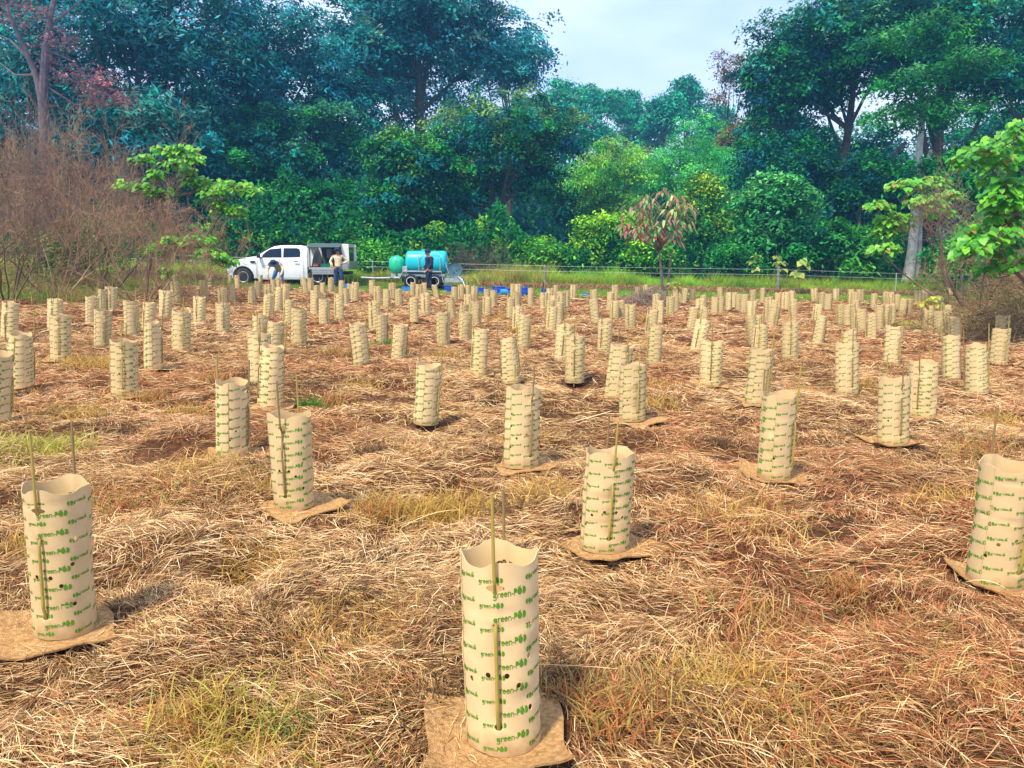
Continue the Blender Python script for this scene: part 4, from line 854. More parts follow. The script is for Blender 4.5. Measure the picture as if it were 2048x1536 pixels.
brush('dead_brush', Vector((-12.6, 27, 0)), 1.9, .6, 4500, 'rusty brush between the thicket and the ute bonnet', [[.30, .14, .06], [.22, .16, .05], [.14, .17, .03]], 5)

# ------------------------------------------------------------------ broad-leaved shrubs with heart leaves
def heart(c, dirv, nrm, s, fold=.12):
    t = dirv.normalized(); n = (nrm-t*nrm.dot(t)).normalized(); w = n.cross(t)
    pts = [(0, 0), (.30, -.12), (.48, .18), (.36, .55), (0, 1), (-.36, .55), (-.48, .18), (-.30, -.12)]
    mid = [(0, 0), (0, .5), (0, 1)]
    P = [c+w*(a*s)+t*(b*s)+n*(abs(a)*fold*s-b*b*.22*s) for a, b in pts]; P.append(c+t*.5*s-n*.06*s)
    return P, [(0, 1, 2, 8), (8, 2, 3, 4), (8, 4, 5, 6), (0, 8, 6, 7)]
def leafy_branches(name, label, base_pt, sprays, seed, s=.26, cat='broad-leaved shrub', bark='twig', cols=((.10, .30, .02), (.16, .38, .03), (.07, .24, .03)), r=.03, yel=.03, nl=15, group=None):
    """sprays: list of (world point of spray centre, half width)"""
    rr = random.Random(seed); e = empty(name, base_pt); tag(e, label, cat, group); mb = MB(); V = []; F = []; C = []
    nodes = [(Vector((0, 0, 0)), 0)]; QS = sorted([(Vector(p)-Vector(base_pt), hw) for p, hw in sprays], key=lambda t: t[0].length); kids = []
    for q, hw in QS:
        j = min(range(len(nodes)), key=lambda i: (nodes[i][0]-q).length+.45*nodes[i][0].length+(0 if i else .0)); kids.append(j); nodes.append((q+Vector((0, .12, -.10)), 0))
    load = [0]*len(nodes)
    for i in range(len(QS)-1, -1, -1):
        load[i+1] += 1; load[kids[i]] += load[i+1]
    for i, (q, hw) in enumerate(QS):
        a_ = nodes[kids[i]][0]; b2 = nodes[i+1][0]; l_ = (b2-a_).length; o1 = Vector((rr.uniform(-.1, .1), rr.uniform(-.1, .1), rr.uniform(-.12, .02)))*l_
        ra = r*.34*math.sqrt(load[i+1]+.6); mb.tube([a_, a_.lerp(b2, .33)+o1*.8, a_.lerp(b2, .66)+o1, b2, q], [ra*1.15, ra, ra*.9, ra*.7, r*.15], 6)
        for _ in range(4):
            t_ = a_.lerp(b2, rr.random())+o1*.8; mb.tube([t_, t_+Vector((rr.uniform(-.3, .3), rr.uniform(-.3, .3), rr.uniform(.0, .4)))], [r*.16, r*.04], 4)
        k = max(3, int(nl*hw/.5))
        for i in range(k):
            a = rr.uniform(0, 6.28); f = rr.random()**.5; c = q+Vector((math.cos(a)*hw*f, math.sin(a)*hw*.6*f, (1-f*f)*hw*.32+rr.uniform(-.08, .08)))
            if rr.random() < .5: mb.tube([q+(c-q)*.1, c], [r*.18, r*.10], 4, cap=False)
            dv = Vector((math.cos(a)+rr.uniform(-.5, .5), math.sin(a)+rr.uniform(-.5, .5)-.3, -.55+rr.uniform(-.5, .3))); P, FF = heart(c, dv, Vector((rr.uniform(-.4, .4), rr.uniform(-.6, .1), 1)), s*rr.uniform(.6, 1.25))
            o = len(V); V += [v[:] for v in P]; F += [tuple(o+j for j in f_) for f_ in FF]; cc = np.array(rr.choice(cols))*rr.uniform(.75, 1.25)
            if rr.random() < yel: cc = np.array((.42, .30, .03))
            C += [cc]*9
    link('foliage', npmesh('foliage', np.array(V), np.array(F), M['bigleaf'], np.array(C), True), e); mb.build('branches', M[bark], e)
    return e
def sp(l, d): return [(at(px, py, d+random.uniform(-.5, .5)), w/2*d/FPX) for px, py, w in l]
b = at(290, 560, 17); bp = Vector((b.x, 17, float(base_z(b.x, 17))))
leafy_branches('broadleaf_shrub', 'shrub reaching right from the brown thicket with large bright heart-shaped leaves', bp, sp([(365, 305, 70), (330, 305, 50), (385, 322, 50), (350, 330, 60), (285, 320, 44), (245, 372, 40), (285, 378, 60), (320, 388, 60), (395, 368, 60), (430, 378, 80), (470, 378, 80), (505, 385, 44), (430, 392, 60), (375, 345, 30), (470, 425, 50), (440, 415, 40), (350, 485, 70), (395, 485, 80), (420, 510, 60), (450, 525, 50), (300, 500, 40), (330, 545, 30), (310, 350, 40)], 17), 3, s=.105, nl=105, cols=((.14, .46, .02), (.24, .58, .03), (.08, .36, .03)))
b = at(2190, 560, 11); bp = Vector((b.x, 11, float(base_z(b.x, 11))))
leafy_branches('broadleaf_shrub', 'large bright heart-leaved shrub hanging in from the right photo edge', bp, sp([(1975, 305, 90), (2020, 285, 90), (2040, 320, 90), (2000, 330, 70), (2045, 260, 60), (1985, 365, 70), (2030, 370, 90), (1925, 330, 50), (2000, 445, 80), (1935, 470, 60), (2045, 530, 90), (1985, 540, 70), (2010, 400, 90), (2045, 410, 70), (1990, 420, 60), (1960, 490, 90), (2010, 480, 90), (2040, 490, 80), (1940, 505, 60), (1990, 510, 80), (2030, 430, 50)], 11), 5, s=.11, nl=100, r=.022, cols=((.10, .42, .02), (.20, .54, .03), (.06, .32, .03)))
b = at(1905, 560, 22); bp = Vector((b.x, 22, float(base_z(b.x, 22))))
leafy_branches('broadleaf_shrub', 'heart-leaved shrub hiding the middle of the pale leaning trunk', bp, sp([(1790, 440, 80), (1760, 415, 60), (1820, 375, 90), (1860, 370, 80), (1850, 410, 90), (1790, 455, 80), (1900, 395, 60), (1770, 470, 60), (1880, 430, 60), (1770, 500, 60)], 22), 7, s=.145, nl=85, cols=((.12, .46, .02), (.20, .56, .04), (.20, .42, .03)), yel=.06)
for px, py, lab, d, s in [(1602, 538, 'pale yellow-green seedling growing in the fence line', 35, .34), (1556, 530, 'small light-leaved sapling just behind the right fence post', 37, .25), (1510, 530, 'thin light-green sapling left of the right fence post', 37.5, .2)]:
    b = at(px, py, d); bz_ = float(base_z(b.x, d)); leafy_branches('seedling', lab, Vector((b.x, d, bz_)), [((b.x+random.uniform(-.15, .15), d, b.z+q), .22) for q in (.35, .1, -.2)], int(px), s=s, cat='seedling', cols=((.42, .50, .10), (.30, .42, .08)), r=.015, nl=14)
for px, py, lab, d in [(1355, 573, 'yellow leafy seedling sticking out of a far tree guard near the red tree', None), (1857, 607, 'bright yellow-green seedling topping a far tree guard at right', None), (1590, 905, 'x', None)][:2]:
    j = min(range(len(PODS)), key=lambda q: abs(PODS[q][0]-px)+abs(PODS[q][1]-py)); x_, y_, h_ = pod_pos[j]; z_ = float(base_z(x_, y_))
    leafy_branches('seedling', lab, Vector((x_, y_, z_)), [((x_+dx, y_, z_+.50), .14) for dx in (-.08, .06)], j, s=.11, cat='seedling', cols=((.55, .50, .08), (.40, .45, .06)), r=.006, nl=34, yel=.3)
# red-leaved tree in the field
b = at(1325, 596, 22.5); bz_ = float(base_z(b.x, 22.5)); bp = Vector((b.x, 22.5, bz_))
SPR = [(1325, 395, 60), (1290, 408, 50), (1350, 408, 60), (1270, 425, 60), (1310, 425, 60), (1350, 430, 60), (1375, 420, 40), (1255, 458, 50), (1290, 450, 60), (1330, 455, 60), (1365, 450, 50), (1310, 475, 50), (1345, 480, 40), (1275, 470, 40)]
e = empty('small_tree', bp); tag(e, 'small slender tree with drooping red and green leaves standing in the field', 'tree')
mb = MB(); rr = random.Random(3); V = []; F = []; C = []; fork = Vector((at(1318, 500, 22.5)))-bp
mb.tube([(0, 0, -.05), fork*.5+Vector((.03, 0, 0)), fork], [.05, .042, .036], 7); f2 = Vector(at(1312, 540, 22.5))-bp
mb.tube([(.12, .05, -.05), Vector(at(1338, 545, 22.5))-bp, Vector(at(1345, 500, 22.5))-bp], [.035, .03, .025], 6)
for (px, py, w) in SPR:
    q = at(px, py, 22.5+rr.uniform(-.6, .6))-bp; mb.tube([fork, fork.lerp(q, .5)+Vector((0, 0, -.05)), q], [.028, .016, .007], 5); hw = w/2*22.5/FPX
    for i in range(30):
        a = rr.uniform(0, 6.28); f = rr.random()**.5; c = q+Vector((math.cos(a)*hw*f, math.sin(a)*hw*f, (1-f*f)*.12+rr.uniform(-.14, .14))); dv = Vector((math.cos(a), math.sin(a), -1.1+rr.uniform(-.4, .5)))
        P, FF = heart(c, dv, Vector((math.cos(a)*.5, math.sin(a)*.5, .8)), .21*rr.uniform(.7, 1.3)); t_ = dv.normalized(); P = [c+(v-c).dot(t_)*t_+((v-c)-(v-c).dot(t_)*t_)*.38 for v in P]
        o = len(V); V += [v[:] for v in P]; F += [tuple(o+j for j in f_) for f_ in FF]; cc = np.array(rr.choice([(.38, .12, .09), (.45, .22, .16), (.30, .10, .08), (.18, .30, .08), (.26, .44, .12), (.44, .26, .18)] if px < 1350 else [(.20, .36, .08), (.42, .48, .16), (.36, .20, .12)]))*rr.uniform(.7, 1.25); C += [cc]*9
link('crown', npmesh('crown', np.array(V), np.array(F), M['bigleaf'], np.array(C), True), e); mb.build('trunk', M['greybark'], e)
# tall reddish tree on the left
b = at(95, 560, 30); gz = float(base_z(b.x, 30)); bp = Vector((b.x, 30, gz)); e = empty('tree', bp); tag(e, 'tall grey-trunked tree with sparse dull red leaves rising above the left thicket', 'tree'); mb = MB()
L_ = lambda px, py, dd=0: Vector(at(px, py, 30+dd))-bp
mb.tube([(0, 0, -.2), L_(94, 400), L_(88, 230), L_(84, 190)], [.27, .22, .19, .16], 10)
mb.tube([L_(84, 200), L_(72, 150), L_(45, 90), L_(20, 30), L_(-10, -60)], [.15, .11, .09, .07, .05], 8); mb.tube([L_(86, 200), L_(90, 110), L_(100, 40), L_(120, -60)], [.17, .13, .10, .07], 8)
for pts in ([(92, 130), (150, 165), (210, 190), (260, 210)], [(88, 170), (150, 210), (230, 205)], [(95, 60), (140, 20), (200, -30)], [(60, 120), (20, 80), (-30, 60)], [(96, 80), (130, 90), (160, 60)], [(70, 150), (30, 150), (-20, 110)], [(92, 100), (140, 120), (170, 150)]):
    mb.tube([L_(a, b_, i*.4) for i, (a, b_) in enumerate(pts)], [.05, .035, .02, .015][:len(pts)], 6)
mb.build('trunk', M['bark2'], e); lb = []
for (px, py, w) in [(120, 60, 60), (105, 90, 50), (100, 30, 60), (60, 20, 70), (20, 40, 60), (150, 150, 70), (190, 140, 40), (200, 165, 60), (170, 180, 60), (230, 195, 70), (130, 155, 50), (215, 150, 40), (95, 120, 40), (10, 0, 70), (190, 200, 60), (140, 80, 40), (90, 100, 60)]:
    v = L_(px, py, rng.uniform(-1, 1)); r_ = w/2*30/FPX; lb.append((v.x, v.y, v.z, r_, r_, r_*.6))
link('crown', crown('crown', lb, 150, 18, .15, [[.34, .12, .15], [.26, .11, .15], [.36, .17, .14], [.20, .14, .16]], asp=.4, clr=.42, mid=.1), e)
# pale leaning trunk tree
b = at(1816, 552, 38); gz = float(base_z(b.x, 38)); bp = Vector((b.x, 38, gz)); e = empty('tree', bp); tag(e, 'tree with thick pale mottled leaning trunk at the end of the fence', 'tree'); mb = MB()
L_ = lambda px, py, dd=0: Vector(at(px, py, 38+dd))-bp
mb.tube([L_(1804, 625), L_(1810, 588), L_(1817, 550), L_(1824, 500), L_(1829, 450), L_(1832, 400), L_(1838, 350), L_(1838, 300), L_(1845, 240), L_(1862, 180)], [.42, .32, .26, .22, .20, .19, .18, .16, .11, .06], 14)
mb.tube([L_(1830, 620, .2), L_(1834, 560, .2), L_(1838, 500, .2), L_(1840, 440, .1), L_(1852, 330), L_(1862, 300)], [.16, .13, .12, .12, .12, .08], 9)
mb.build('trunk', M['palebark'], e); lb = []
for (px, py, w) in [(1838, 250, 110), (1850, 215, 110), (1770, 240, 110), (1920, 145, 130), (1760, 100, 120), (1960, 130, 120), (1862, 70, 160), (1890, 230, 100), (1820, 160, 110), (1940, 220, 90)]:
    v = L_(px, py, rng.uniform(-2, .5)); r_ = w/2*38/FPX; lb.append((v.x, v.y, v.z, r_, r_, r_*.5))
link('crown', crown('crown', lb, 230, 60, .22, DG+MG[:1], asp=.4, clr=.5, mid=.5, tops=(.08, .32, .09)), e)
# bare pale trunks inside the right wood
for i, (pts, lab) in enumerate([([(1712, 500), (1715, 430), (1712, 370), (1716, 320)], 'pale slender trunk standing in the shade of the right wood'), ([(1738, 500), (1738, 430), (1742, 380), (1750, 330)], 'second pale trunk just right of the slender shaded one'), ([(1766, 420), (1770, 340), (1790, 305), (1812, 285)], 'pale broken limb leaning among the shaded trunks')]):
    mb = MB(); p0 = at(*pts[0], 46); gz = float(base_z(p0.x, 46)); e = empty('tree', (p0.x, 46, gz)); tag(e, lab, 'tree trunk'); 
    P0 = Vector((p0.x, 46, gz)); mb.tube([Vector((0, 0, -.1))]+[Vector(at(a, b_, 46))-P0 for a, b_ in pts], [.2, .18, .16, .15, .12, .07][:len(pts)+1], 8); mb.build('trunk', M['greybark'], e)

# ------------------------------------------------------------------ fence
FW = [(250, 506), (300, 508), (520, 516), (745, 523), (1090, 532), (1325, 536), (1557, 539), (1793, 547), (1925, 549)]
FD = 36.0
fe = empty('wire_fence', (0, FD, 0)); tag(fe, 'wire fence on grey wooden posts between the field and the wood', 'fence')
for dz in (0, -.24):
    mb = MB(); mb.tube([Vector(at(a, b_, FD))-Vector((0, FD, 0))+Vector((0, -.07, dz-.0)) for a, b_ in FW], .0045, 5); mb.build('wire', M['wire'], fe)
for (px, wy, h_, w_) in [(745, 523, .02, .05), (1090, 532, .05, .10), (1557, 539, .15, .13), (1793, 547, .03, .05), (520, 516, .05, .1), (300, 508, .04, .06), (1925, 549, .1, .1)]:
    p = at(px, wy, FD); gz = float(base_z(p.x, FD)); mb = MB(); mb.tube([(p.x, 0, gz-.2), (p.x+.01, 0, (gz+p.z)/2), (p.x, 0, p.z+h_)], [w_/1.8, w_/2, w_/2.1], 9); mb.build('post', M['wood'] if w_ > .06 else M['galv'], fe)

# ------------------------------------------------------------------ wheels and vehicles
def wheel(parent, c, r, w, rim, seg=28, face=-1, spokes=8):
    mb = MB(); ri = r*.60
    mb.lathe([(ri, -w/2+.01), (r*.86, -w/2), (r*.96, -w/2+.02), (r, -w/2+.05), (r, w/2-.05), (r*.96, w/2-.02), (r*.86, w/2), (ri, w/2-.01)], axis='Y', seg=seg)
    wh = empty('wheel', c); wh.parent = parent
    mb.build('tyre', M['tyre'], wh)
    mb = MB(); y = face*w/2
    mb.lathe([(ri*1.04, y*.9), (ri*.98, y*1.02), (ri*.88, y*.9), (ri*.80, y*.55), (ri*.3, y*.45), (ri*.28, y*.75), (ri*.1, y*.8), (.0001, y*.8)], axis='Y', seg=seg)
    mb.lathe([(ri*1.02, -y*.9), (ri*.9, -y*.5), (.001, -y*.4)], axis='Y', seg=seg)
    for k in range(spokes):
        a = 2*PI*k/spokes; mb.box((math.cos(a)*ri*.58, y*.66, math.sin(a)*ri*.58), (ri*.62, w*.10, ri*.16), rot=Matrix.Rotation(-a, 3, 'Y'), bev=.004)
    mb.build('rim', rim, wh); 
    mb = MB()
    for k in range(spokes): a = 2*PI*(k+.5)/spokes; mb.lathe([(ri*.10, 0), (ri*.10, y*.02), (.0001, y*.02)], c=(math.cos(a)*ri*.62, y*.60, math.sin(a)*ri*.62), axis='Y', seg=10)
    mb.build('slot', M['black'], wh)
    return wh
def ute():
    d = 34.; f = at(453, 570, d); gz = float(base_z(-10, 34))+.02; gz = at(560, 571.5, d).z
    e = empty('ute', (f.x, d, gz)); tag(e, 'white dual-cab ute with open canopy on an aluminium tray', 'ute')
    Wd = 1.84
    Zx = lambda zx: (zx-125)/171.5
    Zz = lambda zy: (448-zy)/171.5
    wf, wr = Zx(250), Zx(810)
    # lower body with wheel arch
    arch = [(wf+.47*math.cos(a), .38+.47*math.sin(a)) for a in np.linspace(PI+.15, -.15, 13)]
    poly = [(.02, .48), (.0, .62), (.03, .86), (.12, 1.00), (.30, 1.09), (.75, 1.19), (1.22, 1.27), (1.32, 1.26), (3.50, 1.24), (3.56, 1.2), (3.56, .34), (3.44, .27), (1.38, .27), (1.30, .33)]+arch[::-1][0:]+[(.20, .36), (.08, .38)]
    def side(x, z, sd):
        k = .04+.10*max(0, (.9-x))**2*1.2+(.05*max(0, z-.95)/.3)+(.03 if z < .45 else 0); return (x, k if sd == 0 else Wd-k, z)
    mb = MB(); mb.prism(poly, 0, Wd, top=side, bev=.025); mb.build('body', M['white'], e)
    roof = [(1.24, 1.24), (1.95, 1.64), (2.12, 1.71), (2.55, 1.75), (3.2, 1.75), (3.48, 1.71), (3.54, 1.60), (3.54, 1.22)]
    def side2(x, z, sd):
        k = .09+.17*max(0, (z-1.24)/.5); return (x, k if sd == 0 else Wd-k, z)
    mb = MB(); mb.prism(roof, 0, Wd, top=side2, bev=.03); mb.build('cab', M['white'], e)
    def pane(pts, nm='window', off=.007):
        for sd in (0, 1):
            mb = MB(); P = []
            for zx, zy in pts:
                q = side2(Zx(zx), Zz(zy), sd); P.append(Vector((q[0], q[1]+(-off if sd == 0 else off), q[2])))
            c = sum(P, Vector())/len(P); n = len(P); mb.add(P+[p+Vector((0, .012 if sd == 0 else -.012, 0)) for p in P], [tuple(range(n)), tuple(range(n, 2*n))[::-1]]+[(i, (i+1) % n, n+(i+1) % n, n+i) for i in range(n)]); mb.build(nm, M['glass'], e, smooth=False)
    pane([(396, 238), (402, 218), (425, 196), (455, 176), (540, 168), (545, 238)]); pane([(556, 238), (556, 168), (655, 168), (676, 176), (684, 200), (682, 235)])
    mb = MB(); w0 = side2(1.36, 1.31, 0); 
    A = [Vector((1.40, .14, 1.335)), Vector((1.40, Wd-.14, 1.335)), Vector((1.93, Wd-.26, 1.635)), Vector((1.93, .26, 1.635))]; nrm = Vector((-.52, 0, .85))*.012
    mb.add([a+nrm for a in A]+[a-nrm*.5 for a in A], [(0, 1, 2, 3), (7, 6, 5, 4), (0, 4, 5, 1), (1, 5, 6, 2), (2, 6, 7, 3), (3, 7, 4, 0)]); mb.build('windscreen', M['glass'], e, smooth=False)
    for zx in (498, 655): mb = MB(); mb.box((Zx(zx), .012, Zz(266)), (.20, .035, .035), bev=.01); mb.build('door_handle', M['black'], e)
    mb = MB()
    for zx in (355, 530, 706): mb.box((Zx(zx), .036, .76), (.010, .012, .88))
    mb.box((2.4, .036, .335), (2.1, .012, .012)); mb.build('door_seam', M['dgrey'], e)
    mb = MB(); mb.box((Zx(328), .037, Zz(270)), (.20, .02, .085), bev=.02); mb.build('fender_vent', M['black'], e)
    for sd in (0, 1): mb = MB(); mb.box((Zx(380), -.07 if sd == 0 else Wd+.07, Zz(226)), (.12, .20, .18), bev=.03); mb.box((Zx(388), .06 if sd == 0 else Wd-.06, Zz(238)), (.08, .12, .04)); mb.build('mirror', M['black'], e)
    for sd in (0, 1): mb = MB(); mb.box((.12, .17 if sd == 0 else Wd-.17, .92), (.20, .26, .15), bev=.03); mb.build('headlight', M['glass'], e)
    mb = MB(); mb.box((.035, Wd/2, .58), (.16, Wd-.34, .20), bev=.05); mb.box((.06, Wd/2, .86), (.06, .9, .2), bev=.01); mb.build('bumper', M['black'], e)
    # logo on the door: small grey swoosh and lines of lettering
    mb = MB(); x0, z0 = Zx(395), Zz(290)
    mb.add([(x0, .028, z0), (x0+.05, .028, z0-.05), (x0+.12, .028, z0-.055), (x0+.06, .028, z0-.09), (x0+.035, .028, z0-.06)], [(0, 1, 2, 3, 4)]); mb.box((x0+.22, .03, z0-.03), (.20, .003, .025)); mb.build('door_logo', M['galv'], e, smooth=False)
    # wheel arch lining, wheels, underbody
    mb = MB(); mb.box((wf, Wd/2, .55), (.80, Wd-.34, .40)); mb.box((2.6, Wd/2, .36), (4.4, .9, .18)); mb.box((4.55, Wd/2, .55), (1.5, .8, .14)); mb.build('chassis', M['black'], e, smooth=False)
    for x_ in (wf, wr):
        wheel(e, (x_, .17, .385), .385, .25, M['rim']); wheel(e, (x_, Wd-.17, .385), .385, .25, M['rim'], face=1)
    # tray
    tx0, tx1 = 3.66, 5.38
    mb = MB(); mb.box(((tx0+tx1)/2, Wd/2, .75), (tx1-tx0, Wd+.02, .09), bev=.01); mb.build('tray', M['alu'], e, smooth=False)
    mb = MB()      # dropped side board
    for k in range(3): mb.box((Zx(855), -.05, .70-k*.085), (.95, .03, .078), bev=.008)
    mb.build('tray_side_board', M['alu'], e, smooth=False)
    mb = MB()
    for k in range(3): mb.box((5.40, Wd/2, .84+k*.09), (.03, Wd, .082), bev=.008)
    mb.box((5.12, -.005, .93), (.48, .03, .26)); mb.box(((tx0+tx1)/2, Wd+.02, .93), (tx1-tx0, .03, .26)); mb.build('tray_board', M['alu'], e, smooth=False)
    mb = MB(); mb.tube([(tx0, .02, .7), (tx0, .02, 1.72), (tx0+.06, .10, 1.80)], .03, 8); mb.tube([(tx0, Wd-.02, .7), (tx0, Wd-.02, 1.80)], .03, 8); mb.tube([(tx0+.06, .10, 1.80), (tx0+.06, Wd-.1, 1.80)], .03, 8); mb.build('headboard', M['alu'], e)
    mb = MB(); mb.box((4.0, .2, .45), (.06, .05, .5), rot=Matrix.Rotation(.6, 3, 'Y')); mb.box((3.62, .16, .5), (.05, .05, .45), rot=Matrix.Rotation(.5, 3, 'Y')); mb.build('stay', M['alu'], e)
    mb = MB(); mb.lathe([(.44, -.14), (.46, -.14), (.46, .14), (.44, .14)], c=(wr, .17, .40), axis='Y', seg=24); ob = mb.build('mudguard', M['black'], e)
    me = ob.data; bm = bmesh.new(); bm.from_mesh(me); bmesh.ops.delete(bm, geom=[v for v in bm.verts if v.co.z < .42], context='VERTS'); bm.to_mesh(me); bm.free()
    # canopy shell: roof, front wing, rear pillar, back wall, lining, lid
    z1 = 1.79; mb = MB()
    mb.box(((tx0+.08+tx1)/2, Wd/2, z1), (tx1-tx0-.08, Wd-.26, .035), bev=.015)
    mb.prism([(Zx(742), .85), (Zx(742), Zz(160)), (Zx(752), z1), (Zx(765), z1), (Zx(802), Zz(180)), (Zx(775), Zz(262)), (Zx(768), .85)], .06, .09)
    mb.prism([(Zx(988), z1), (Zx(1050), z1), (Zx(1052), .80), (Zx(1030), .80), (Zx(1012), Zz(258))], .06, .09)
    mb.prism([(Zx(752), z1-.02), (tx1, z1-.02), (tx1, .80), (Zx(742), .80)], Wd-.09, Wd-.06)
    mb.box((Zx(744), Wd/2, 1.3), (.03, Wd-.20, .95)); mb.build('canopy', M['whiteg'], e, smooth=False)
    mb = MB()     # rear wall as a frame round the rear window
    xb = 5.31
    for (yc, zc, dy, dz) in ((Wd/2, .90, Wd-.24, .20), (Wd/2, 1.73, Wd-.34, .10), (.17, 1.33, .16, .72), (Wd-.17, 1.33, .16, .72)): mb.box((xb, yc, zc), (.035, dy, dz))
    mb.build('canopy_end', M['whiteg'], e, smooth=False)
    mb = MB(); mb.box((xb-.004, Wd/2, 1.34), (.012, Wd-.52, .70)); mb.build('rear_window', M['glass'], e, smooth=False)
    mb = MB(); mb.box((Zx(900), Wd-.13, 1.28), (1.4, .02, .92)); mb.build('lining', M['inside'], e, smooth=False)
    mb = MB(); mb.box((Zx(838), Wd-.145, 1.42), (.22, .01, .40)); mb.box((Zx(935), Wd-.145, 1.38), (.20, .01, .52), rot=Matrix.Rotation(.2, 3, 'Y')); mb.build('lining_panel', M['whiteg'], e, smooth=False)
    mb = MB(); mb.box((Zx(876), -.10, 1.74), (1.42, .50, .03), rot=Matrix.Rotation(.35, 3, 'X'), bev=.008); mb.build('canopy_lid', M['dgrey'], e, smooth=False)
    mb = MB(); mb.tube([(Zx(800), .09, 1.2), (Zx(785), -.2, 1.62)], .012, 6); mb.tube([(Zx(985), .09, 1.3), (Zx(992), -.2, 1.62)], .012, 6); mb.build('gas_strut', M['black'], e)
    o = Vector((f.x, d, gz))
    for (zx, w, h, m, nm, lab, yy) in ((800, .22, .15, M['orange'], 'crate', 'small orange-red crate in the ute tray', .2), (878, .50, .17, M['green'], 'crate', 'green plastic crate in the ute tray', .25), (918, .08, .22, M['yellow'], 'water_jug', 'yellow jug standing at the end of the green crate', .12)):
        mb = MB(); mb.box((0, 0, h/2), (w, .3, h*.9), bev=.012); mb.box((0, 0, h*.93), (w+.03, .33, h*.12), bev=.008); mb.box((0, -.155, h*.5), (w*.5, .012, h*.16)); ob = mb.build(nm, m); ob.location = o+Vector((Zx(zx), yy, .796)); tag(ob, lab, nm.replace('_', ' '))
ute()
def trailer():
    d = 33.6; Zx = lambda zx: (zx-1525)/163.; Zz = lambda zy: (484-zy)/163.
    c = at(420+1525/3.793, 577, d); e = empty('tank_trailer', (c.x, d, c.z)); tag(e, 'tandem-axle galvanised trailer carrying a turquoise tank, green tank and hose reel', 'trailer')
    wd = 1.5
    # turquoise tank
    def cap(mb, x0, x1, z0, z1, y0, y1, rx):
        n = 9; prof = []
        cy = (y0+y1)/2; cz = (z0+z1)/2; ry = (y1-y0)/2; rz = (z1-z0)/2; seg = 32; vs = []; fs = []
        xs = [(x0+rx*(1-math.cos(a)), math.sin(a)) for a in np.linspace(0.02, PI/2, 7)]+[(x1-rx*(1-math.cos(a)), math.sin(a)) for a in np.linspace(PI/2, .02, 7)]
        for x_, k in xs:
            k = k**.45
            for q in range(seg):
                a = 2*PI*q/seg; ca, sa = math.cos(a), math.sin(a); m = (abs(ca)**2.6+abs(sa)**2.6)**(-1/2.6); rib = 1
                vs.append((x_, cy+ry*ca*m*k, cz+rz*sa*m*k))
        for i in range(len(xs)-1):
            for q in range(seg): q2 = (q+1) % seg; fs.append((i*seg+q, i*seg+q2, (i+1)*seg+q2, (i+1)*seg+q))
        fs.append(tuple(range(seg))); fs.append(tuple((len(xs)-1)*seg+q for q in range(seg))[::-1]); mb.add(vs, fs)
    mb = MB(); cap(mb, Zx(1478), Zx(1786), Zz(376), Zz(203), .10, 1.35, .17); mb.lathe([(.22, 0), (.22, .06), (.18, .08), (0.001, .08)], c=(Zx(1625), .7, Zz(207)), seg=20); mb.build('water_tank', M['teal'], e)
    mb = MB()
    for zx in (1583, 1738): mb.tube([(Zx(zx), .04, Zz(352)), (Zx(zx), .03, Zz(240)), (Zx(zx)+(.08 if zx < 1600 else -.08), .05, Zz(222)), (Zx(1600 if zx < 1600 else 1720), .09, Zz(220))], .016, 7)
    mb.tube([(Zx(1600), .09, Zz(220)), (Zx(1720), .09, Zz(220))], .016, 7); mb.tube([(Zx(1775), .1, Zz(290)), (Zx(1800), .1, Zz(375))], .02, 6); mb.build('tank_hoop', M['galv'], e)
    # green tank on the drawbar
    mb = MB(); cx = Zx(1408); r = .36; zb, zt = Zz(372), Zz(245); prof = [(.001, zb), (r*.5, zb+.015), (r*.82, zb+.09), (r*.97, zb+.22), (r, zb+.38), (r, zt-.28), (r*.95, zt-.14), (r*.72, zt-.03), (r*.35, zt), (.12, zt), (.12, zt+.04), (.001, zt+.045)]
    mb.lathe(prof, c=(cx, .75, 0), seg=28)
    for a in (-.6, .0, .6): mb.box((cx+math.sin(a)*r*.985, .75-math.cos(a)*r*.985, (zb+zt)/2+.03), (.03, .03, .42), rot=Matrix.Rotation(a, 3, 'Z'), bev=.012)
    mb.build('round_tank', M['gtank'], e)
    mb = MB()
    for y_ in (.05, 1.45): mb.tube([(Zx(1440), y_, Zz(410)), (Zx(1468), y_, Zz(356)), (Zx(1745), y_, Zz(360)), (Zx(1762), y_, Zz(440))], .035, 6)
    mb.box((Zx(1600), .75, Zz(385)), (2.1, 1.3, .10)); mb.box((Zx(1480), .35, Zz(335)), (.22, .5, .19), bev=.01); mb.build('mudguard_rail', M['galv'], e, smooth=False)
    mb = MB(); mb.box((Zx(1835), .75, Zz(424)), (.82, 1.3, .20), bev=.01); mb.box((Zx(1820), .75, Zz(398)), (.9, 1.2, .03)); mb.build('rear_deck', M['galv'], e, smooth=False)
    mb = MB(); mb.tube([(Zx(1470), .30, Zz(405)), (Zx(1240), .70, Zz(410)), (Zx(1140), .76, Zz(404))], .04, 6); mb.tube([(Zx(1470), 1.2, Zz(405)), (Zx(1240), .80, Zz(410))], .04, 6); mb.box((Zx(1385), .75, Zz(385)), (.22, .3, .14)); mb.box((Zx(1410), .75, Zz(400)), (.6, .7, .05)); mb.build('drawbar', M['galv'], e, smooth=False)
    for zx in (1525, 1697):
        wheel(e, (Zx(zx), .04, .33), .325, .2, M['rimw']); wheel(e, (Zx(zx), 1.46, .33), .325, .2, M['rimw'], face=1)
    mb = MB(); mb.box((Zx(1612), .75, .38), (1.9, 1.15, .16)); mb.build('axle_frame', M['black'], e, smooth=False)
